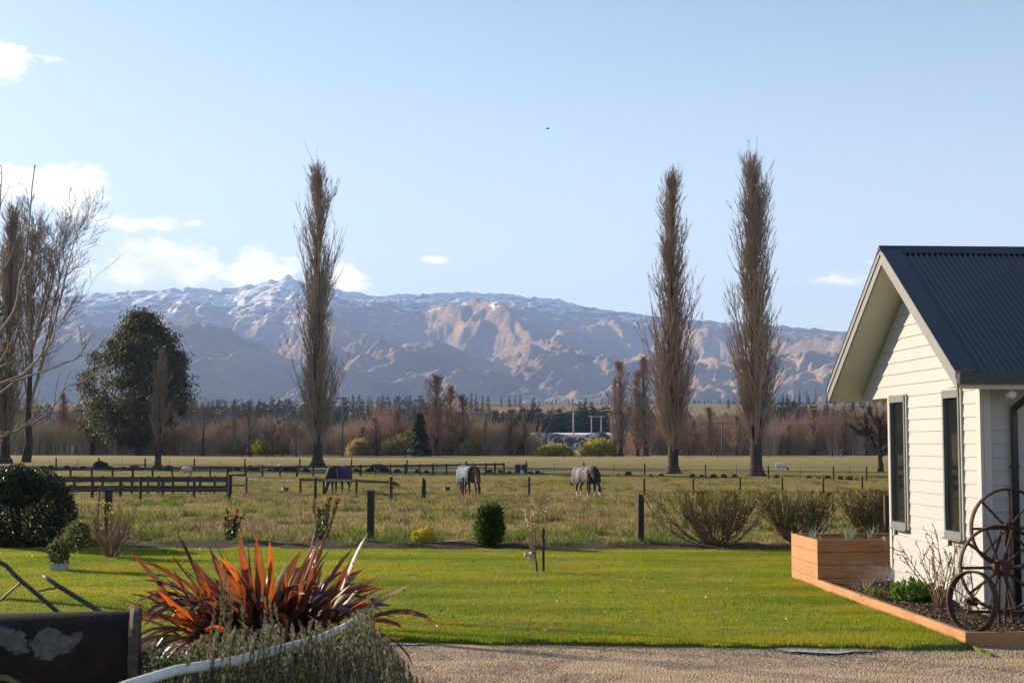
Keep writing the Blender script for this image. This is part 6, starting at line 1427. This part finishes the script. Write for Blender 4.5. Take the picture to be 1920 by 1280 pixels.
p = uv(.32, 3.6, .10); t = thing('red_stalk_plant', 'small plant with red stalks left of the green perennial', 'plant', p); mb = MB(); q, r = stems(12, .16, .9, rg, .008); mb.tubes(q, r, 4); mb.build('stalks', simple('red_stalk', (.3, .06, .04), (.2, .10, .05), 9), t); lf = MB(); ball_leaves(lf, 70, (-.14, .02, .08), (.16, .12, .07), rg, .05, .07, .4, .2, .3, 43); lf.build('leaves', leafmat('stalk_leaf', [(.09, .13, .02), (.16, .20, .04)], .45), t)
p = uv(.45, 5.0, .10); t = thing('dry_stalks', 'dry straw coloured stalks in the bare bed before the planter', 'plant', p); mb = MB(); q, r = stems(9, .22, .7, rg, .008, 5, -.3, .2); mb.tubes(q, r, 4); mb.build('stalks', simple('straw', (.5, .36, .2), (.36, .25, .14), 9), t)
t = thing('planter_greens', 'grey green strappy seedlings growing in the raised planter', 'plant', uv(.6, 6.4, .70)); mb = MB(); blades(mb, 150, .9, .10, .26, .012, 1.3, rg, 5); mb.build('leaves', leafmat('silver_green', [(.10, .13, .07), (.2, .23, .15), (.28, .3, .22)], .4), t)
t = thing('planter_stub', 'short dark stub standing in the raised planter soil', 'stake', uv(.85, 6.2, .69)); mb = MB(); mb.tubes(np.array([(0, 0, 0), (0, 0, .16)]), np.full(2, .015), 6); mb.build('stub', M['tub'], t)
pt = uv(1.02, 5.80, 0); t = thing('irrigation_riser', 'thin pale irrigation hose hanging down the shaded planter face', 'hose', (pt.x, pt.y, 0)); mb = MB(); mb.tubes(np.array([(0, .12, .77), (0, .02, .79), (-.01, -.015, .74), (0, -.02, .5), (.0, -.02, .10)]), np.array([.012, .012, .01, .006, .006]), 6); mb.build('hose', simple('hose_tan', (.4, .3, .22)), t)
n = 9000; mb = MB(); f_ = rg.beta(1.2, 2.2, n); an = rg.normal(0, .16, n); x = 1.30 - f_ * 1.35; z = .22 + f_ * (.42 + an * 1.2) - .42 * f_ ** 2; y = 4.95 + rg.normal(0, .12 + .2 * f_, n); b = np.stack([E0.x + x * U.x + y * V.x, E0.y + x * U.y + y * V.y, np.maximum(z, .16)], 1); mb.spikes(b, b + rg.normal(0, .003, (n, 3)) + np.array([.002, 0, -.003]), .0009)
m, nt, out = new_mat('water_drop'); principled(nt, out, (.85, .88, .92), .15, .6); stuff(mb.build('water_spray', m), 'fine white water spray drifting over the bare bed by the planter', 'spray')

# ------------------------------------------------------------------ near garden at the left: bed, flax, rosemary, drum, plough
a, b = np.meshgrid(np.linspace(-7.5, -1.05, 50), np.linspace(6.2, 14.9, 60)); ex = smooth(-7.5, -6.8, a) * (1 - smooth(-1.9, -1.08, a)) * smooth(6.2, 6.9, b) * (1 - smooth(14.0, 14.9, b))
z = -.02 + ex * (.24 + (fbm(a / .6, b / .6, 3, 5) - .5) * .12); idx = np.arange(a.size).reshape(a.shape); mb = MB(); mb.add(np.stack([a, b, z], -1).reshape(-1, 3), quads=np.stack([idx[:-1, :-1], idx[:-1, 1:], idx[1:, 1:], idx[1:, :-1]], -1).reshape(-1, 4)); struct(mb.build('planting_bed', M['soil'], None, True))
def strap_mesh(L, w, curve, twist, fold, rg, P=10):
    t = np.linspace(0, 1, P); th = curve * t ** 1.6; x = np.concatenate([[0], np.cumsum(np.sin((th[1:] + th[:-1]) / 2) * L / (P - 1))]); zz = np.concatenate([[0], np.cumsum(np.cos((th[1:] + th[:-1]) / 2) * L / (P - 1))])
    ww = w * np.interp(t, [0, .1, .45, .8, .95, 1], [.7, .75, 1, .75, .3, .02]); fo = fold * (1 - .5 * t); tw_ = twist * t ** 2; c = np.stack([x, 0 * x, zz], 1); nrm = np.stack([np.cos(th), 0 * th, -np.sin(th)], 1); side = np.array([0, 1, 0.])[None] * np.cos(tw_)[:, None] + nrm * np.sin(tw_)[:, None]
    nn = np.cross(side, np.gradient(c, axis=0)); nn /= np.linalg.norm(nn, axis=1, keepdims=True) + 1e-9
    A = c + side * (ww / 2)[:, None] + nn * (ww * fo)[:, None]; B = c - side * (ww / 2)[:, None] + nn * (ww * fo)[:, None]; v = np.stack([A, c, B], 1).reshape(-1, 3); i = np.arange(P - 1) * 3; mb = MB(); mb.add(v, quads=np.concatenate([np.stack([i, i + 1, i + 4, i + 3], 1), np.stack([i + 1, i + 2, i + 5, i + 4], 1)])); return mb
def flaxmat(name, c1, c2, tcol, tr):
    m, nt, out = new_mat(name); n = noise(nt, coords(nt, (1, 1, 1), True), 7, 4); oi = nt.nodes.new('ShaderNodeObjectInfo'); c = mixc(nt, oi.outputs['Random'], c1, c2); c = mixc(nt, mathn(nt, 'MULTIPLY', n, .4), c, tuple(v * .5 for v in c1))
    d = nt.nodes.new('ShaderNodeBsdfPrincipled'); nt.links.new(c, d.inputs['Base Color']); d.inputs['Roughness'].default_value = .38; d.inputs['Specular IOR Level'].default_value = .45; t = nt.nodes.new('ShaderNodeBsdfTranslucent'); t.inputs[0].default_value = (*tcol, 1); x = nt.nodes.new('ShaderNodeMixShader'); x.inputs[0].default_value = tr; nt.links.new(d.outputs[0], x.inputs[1]); nt.links.new(t.outputs[0], x.inputs[2]); nt.links.new(x.outputs[0], out.inputs[0]); return m
fm = [flaxmat('flax_orange', (.15, .05, .02), (.22, .075, .025), (.55, .12, .02), .45), flaxmat('flax_bronze', (.07, .036, .022), (.11, .055, .03), (.30, .085, .025), .36), flaxmat('flax_dark', (.045, .028, .024), (.065, .042, .035), (.16, .05, .03), .25), flaxmat('flax_dead', (.30, .22, .12), (.40, .31, .19), (.4, .28, .14), .35)]
fp = Vector((-2.22, 13.0, .18)); fl = thing('red_flax', 'large clump of orange and bronze flax with sword leaves in the near garden', 'flax', fp); rg = rngf(811); lm = []
for i in range(18): lm.append(strap_mesh(1.0, rg.uniform(.06, .09), rg.uniform(.25, 1.7) if i < 13 else rg.uniform(1.5, 2.6), rg.uniform(-1.2, 1.2), rg.uniform(.15, .3), rg).mesh('leaf', True))
for i in range(290):
    k = rg.integers(0, 4) if False else 0; j = rg.integers(0, 18); fan = rg.uniform(0, 6.28); an = rg.uniform(.03, 1.0)
    mt = fm[rg.choice(4, p=[.22, .38, .36, .04])]; o = link('leaf', lm[j], fm[0], fl); o.material_slots[0].link = 'OBJECT'; o.material_slots[0].material = mt
    sp_ = rg.uniform(0, .42); az_ = fan; o.location = (math.cos(az_) * sp_ * 1.25, math.sin(az_) * sp_ * .8, rg.uniform(-.02, .06)); L = rg.uniform(.85, 1.36) * (1 - .12 * sp_); wx = rg.uniform(.8, 1.25)
    o.rotation_euler = Euler((rg.uniform(-.15, .15), an * .85, az_ + rg.uniform(-.5, .5)), 'XYZ'); o.scale = (L, wx, L)
# grass-like strap plant cut by the left edge
sp2 = thing('strappy_plant', 'arching green strap-leaved plant cut off at the lower left corner', 'plant', (-3.35, 7.3, .12)); gm = flaxmat('strap_green', (.035, .05, .024), (.07, .08, .04), (.05, .07, .03), .15)
for i in range(46):
    o = link('leaf', strap_mesh(1.0, .022, 1, 1, .1, rg).mesh('leaf', True) if False else lm[13 + i % 5], gm, sp2); o.material_slots[0].link = 'OBJECT'; o.material_slots[0].material = gm; a_ = rg.uniform(0, 6.28); o.rotation_euler = Euler((0, rg.uniform(.0, .45), a_), 'XYZ'); L = rg.uniform(1.0, 1.5); o.scale = (L, .2, L)
# rosemary
ros = thing('rosemary_bush', 'grey green rosemary bush of upright sprigs at the bottom, in front of the flax', 'bush', (-1.35, 9.0, .05)); org = np.array(ros.location)
prof = [(340, 1235), (365, 1200), (420, 1165), (445, 1165), (470, 1175), (505, 1160), (540, 1175), (575, 1160), (610, 1165), (645, 1160), (688, 1130), (712, 1165), (735, 1200), (752, 1222), (775, 1260), (800, 1268)]
rg = rngf(821); lf = MB(); sb = MB()
def sprigs(lf, sb, tips, L, rg, nn=46, lean=.18):
    N = len(tips); d = np.stack([rg.normal(0, lean, N), rg.normal(0, lean, N), np.ones(N)], 1); d = unit(d); b = tips - d * L[:, None]; q = np.stack([b, (b + tips) / 2 + rg.normal(0, .012, (N, 3)), tips], 1); r = np.tile([.004, .003, .002], (N, 1)); sb.tubes(q, r, 3)
    s, dd, rr, tt, bi = along(q, r, nn, .12, 1, .75, rg); lf.leaves(s, dd + np.array([0, 0, .6]), .0065, rg.uniform(.018, .034, len(s)), rg, .05)
tips = []
for i in range(800):
    px = rg.uniform(345, 800); top = tops(px, prof) + abs(rg.normal(0, 34)) + (0 if i < 260 else rg.uniform(0, 110)); Yd = rg.uniform(8.5, 9.5); tips.append(np.array(at_y(px, top, Yd)))
tips = np.array(tips) - org; sprigs(lf, sb, tips, rg.uniform(.14, .34, len(tips)), rg)
for px, top in ((423, 1068), (430, 1095), (418, 1120), (505, 1120), (690, 1115), (697, 1135), (412, 1078), (437, 1110), (404, 1130), (452, 1125), (515, 1135), (496, 1140)):
    tp1 = (np.array(at_y(px, top, 9.0)) - org)[None]; sprigs(lf, sb, tp1, np.array([.42]), rg, 90, .06)
lf.build('leaves', leafmat('rosemary_leaf', [(.13, .14, .07), (.21, .21, .115), (.29, .28, .17), (.17, .15, .09)], .42, .6, .3), ros); q, r = stems(26, .75, .9, rg, .014, 7, .5, .1); sb.tubes(q, r, 4); sb.build('stem', M['bark_dark'], ros)
# white shaft
sh = thing('white_shaft', 'curved white painted shaft lying through the rosemary', 'shaft', (0, 0, 0)); pts = [(120, 1330, 8.2), (240, 1284, 8.35), (330, 1256, 8.5), (440, 1239, 8.65), (497, 1224, 8.75), (555, 1208, 8.9), (605, 1194, 9.0), (642, 1177, 9.15), (680, 1155, 9.3)]
q = np.array([at_y(*a) for a in pts]); q = np.concatenate([[q[0] + (q[0] - q[1]) * 1.2], q]); q[0, 2] = .15; mb = MB(); mb.tubes(q, np.linspace(.036, .022, len(q)), 12); mb.build('pole', simple('white_paint', (.70, .69, .66), (.56, .54, .5), 9, .6, .3, .3, .003), sh, True)
mb = MB(); mb.tubes(np.array([q[6] + np.array([0, .05, -.05]), (q[6][0] - .02, q[6][1] + .06, .05)]), np.full(2, .025), 6); mb.build('prop', M['timber_grey'], sh)
# low green ground cover between drum and rosemary
gc = thing('ground_cover', 'low leafy green ground cover between the rusty drum and the rosemary', 'plant', (-2.25, 9.9, .2)); lf = MB(); rg = rngf(831)
for i in range(26):
    c = np.array(at_y(rg.uniform(262, 420), rg.uniform(1228, 1275), rg.uniform(9.6, 10.3))) - np.array(gc.location); ball_leaves(lf, 60, c, (.10, .10, .07), rg, .022, .03, .5, .3, .3, i)
lf.build('leaves', leafmat('cover_green', [(.025, .05, .02), (.05, .09, .035), (.08, .12, .05)], .3), gc); mb = MB(); n = 40; tx = np.stack([rg.uniform(-.35, .3, n), rg.uniform(-.2, .3, n), rg.uniform(.2, .5, n)], 1); mb.tubes(np.stack([tx * np.array([.8, .8, 0]), tx], 1), np.full((n, 2), .006), 3); mb.build('stem', M['bark_dark'], gc)
# drum
m, nt, out = new_mat('rusty_drum'); n1 = noise(nt, coords(nt), 6, 6, .65); n2 = noise(nt, coords(nt), 22, 4, .6); base_c = ramp(nt, n1, [(.3, (.008, .005, .004)), (.55, (.02, .010, .006)), (.75, (.036, .017, .010))])
g = nt.nodes.new('ShaderNodeNewGeometry'); lich = None
for (px, py, rr) in ((95, 1192, .12), (30, 1202, .10), (135, 1185, .08), (-20, 1185, .10), (60, 1178, .05), (185, 1184, .02), (172, 1168, .018), (205, 1168, .016)):
    pc = at_y(px, py, 8.85); dn = nt.nodes.new('ShaderNodeVectorMath'); dn.operation = 'DISTANCE'; dn.inputs[1].default_value = pc; nt.links.new(g.outputs['Position'], dn.inputs[0]); v_ = mathn(nt, 'SUBTRACT', rr, dn.outputs['Value']); lich = v_ if lich is None else mathn(nt, 'MAXIMUM', lich, v_)
lich = mathn(nt, 'ADD', lich, mathn(nt, 'MULTIPLY', mathn(nt, 'SUBTRACT', n1, .50), .42)); lf_ = nt.nodes.new('ShaderNodeMapRange'); lf_.inputs['From Min'].default_value = .0; lf_.inputs['From Max'].default_value = .012; nt.links.new(lich, lf_.inputs[0])
principled(nt, out, mixc(nt, lf_.outputs[0], base_c, ramp(nt, n2, [(.3, (.06, .055, .04)), (.7, (.14, .12, .09))])), .85, .2, 0, n1, .6, .01)
dr = thing('iron_drum', 'big rusty iron drum with pale lichen lying at the lower left', 'drum', (-2.42, 9.32, .62), R(13)); mb = MB(); mb.lathe([(0, -2.4), (.49, -2.4), (.495, -1.2), (.49, -.05), (.47, -.02)], 40, 'x'); mb.build('barrel', m, dr, True)
mb = MB(); v0 = [(.40, -.05), (.505, -.05), (.52, -.03), (.515, .0), (.50, .015), (.42, .01), (.40, -.05)]; mb.lathe(v0, 40, 'x'); vv = mb.v[0]; vv += rngf(2).normal(0, .005, vv.shape).astype(np.float32); mb.build('flange', simple('flange_rust', (.11, .075, .055), (.045, .03, .022), 14, .9, .2, .8, .01), dr)
mb = MB(); mb.lathe([(0, -.06), (.40, -.06), (.40, -.04), (0, -.04)], 32, 'x'); mb.build('end_plate', m, dr)
for xx in (-.5, -1.7):
    mb = MB(); mb.box((xx, 0, -.53), (.14, .8, .12)); mb.build('bearer', M['timber_grey'], dr)
# plough
po = np.array([-3.25, 10.7, 0.0]); pg = thing('old_plough', 'old iron plough whose two handles rise behind the rusty drum', 'plough', tuple(po)); M['plough'] = simple('plough_steel', (.06, .052, .05), (.03, .027, .027), 9, .6, .4, .3, .004)
def pp(l, Yd=10.7): return np.array([np.array(at_y(a, b, Yd + (c if c else 0))) - po for a, b, c in l])
h1 = pp([(-45, 1050, 0), (-5, 1051, 0), (12, 1060, 0), (30, 1080, 0), (75, 1118, 0), (120, 1157, 0), (190, 1215, .05)]); h2 = pp([(81, 1079, .55), (108, 1097, .5), (205, 1157, .35), (240, 1192, .2)])
for hh_, r in ((h1, .017), (h2, .019)):
    mb = MB(); mb.tubes(hh_, np.full(len(hh_), r), 8); mb.build('handle', M['plough'], pg, True)
mb = MB(); q = pp([(40, 1091, 0), (20, 1108, .05), (-10, 1134, .1)]); mb.tubes(q, np.full(3, .010), 6); mb.build('brace', simple('brace_pale', (.32, .25, .2), (.2, .15, .12), 9), pg); mb = MB(); q = pp([(74, 1107, .2), (85, 1105, .3), (108, 1101, .48)]); mb.tubes(q, np.full(3, .008), 6); mb.build('brace', M['plough'], pg)
mb = MB(); mb.tubes(np.array([h1[-1], h2[-1] * .5 + h1[-1] * .5 + np.array([.05, 0, -.1]), (.5, .1, .35), (-.2, .15, .42), (-1.1, .1, .5)]), np.full(5, .03), 8); mb.build('beam', M['plough'], pg); mb = MB(); mb.tubes(np.array([h2[-1], h1[-1] + np.array([0.05, .05, -.08])]), np.full(2, .018), 6); mb.build('beam_joint', M['plough'], pg)
mb = MB(); mb.add([(.55, .0, .36), (.1, .05, .40), (-.25, .0, .18), (-.1, -.1, .14), (.35, -.18, .16), (.5, -.05, .2)], polys=[[0, 1, 2, 3, 4, 5]]); o = mb.build('mouldboard', M['plough'], pg); o.modifiers.new('thick', 'SOLIDIFY').thickness = .02
# dry weeds by the paddock fence
rg = rngf(841); mb = MB(); n = 170; pxs_ = np.concatenate([rg.uniform(560, 1250, 90), rg.uniform(0, 1660, 80)]); 
for px in pxs_:
    p = ground(px, rg.uniform(931, 985)); k = rg.integers(2, 5); b_ = np.tile(np.array(p), (k, 1)) + rg.normal(0, .05, (k, 3)) * np.array([1, 1, 0]); q = grow(b_, np.stack([rg.normal(0, .25, k), rg.normal(0, .25, k), np.ones(k)], 1), rg.uniform(.25, .65, k), 4, .1, .1, rg); mb.tubes(q, taper(np.full(k, .008), .004, 4), 3)
stuff(mb.build('dry_weeds', M['twig_tan']), 'scattered dry weed stalks along the paddock fence', 'weeds')
# ------------------------------------------------------------------ air between here and the mountains
hz = MB(); hz.box((500, 5300, 560), (15600, 13000, 1240))
ho = hz.build('haze', None)
m, nt, out = new_mat('haze')
pv = nt.nodes.new('ShaderNodeVolumePrincipled')
pv.inputs['Color'].default_value = (.39, .575, 1.0, 1); pv.inputs['Density'].default_value = 7.5e-5; pv.inputs['Anisotropy'].default_value = .1
nt.links.new(pv.outputs[0], out.inputs['Volume'])
ho.data.materials.append(m); stuff(ho, 'thin blue haze in the air before the mountains', 'haze')
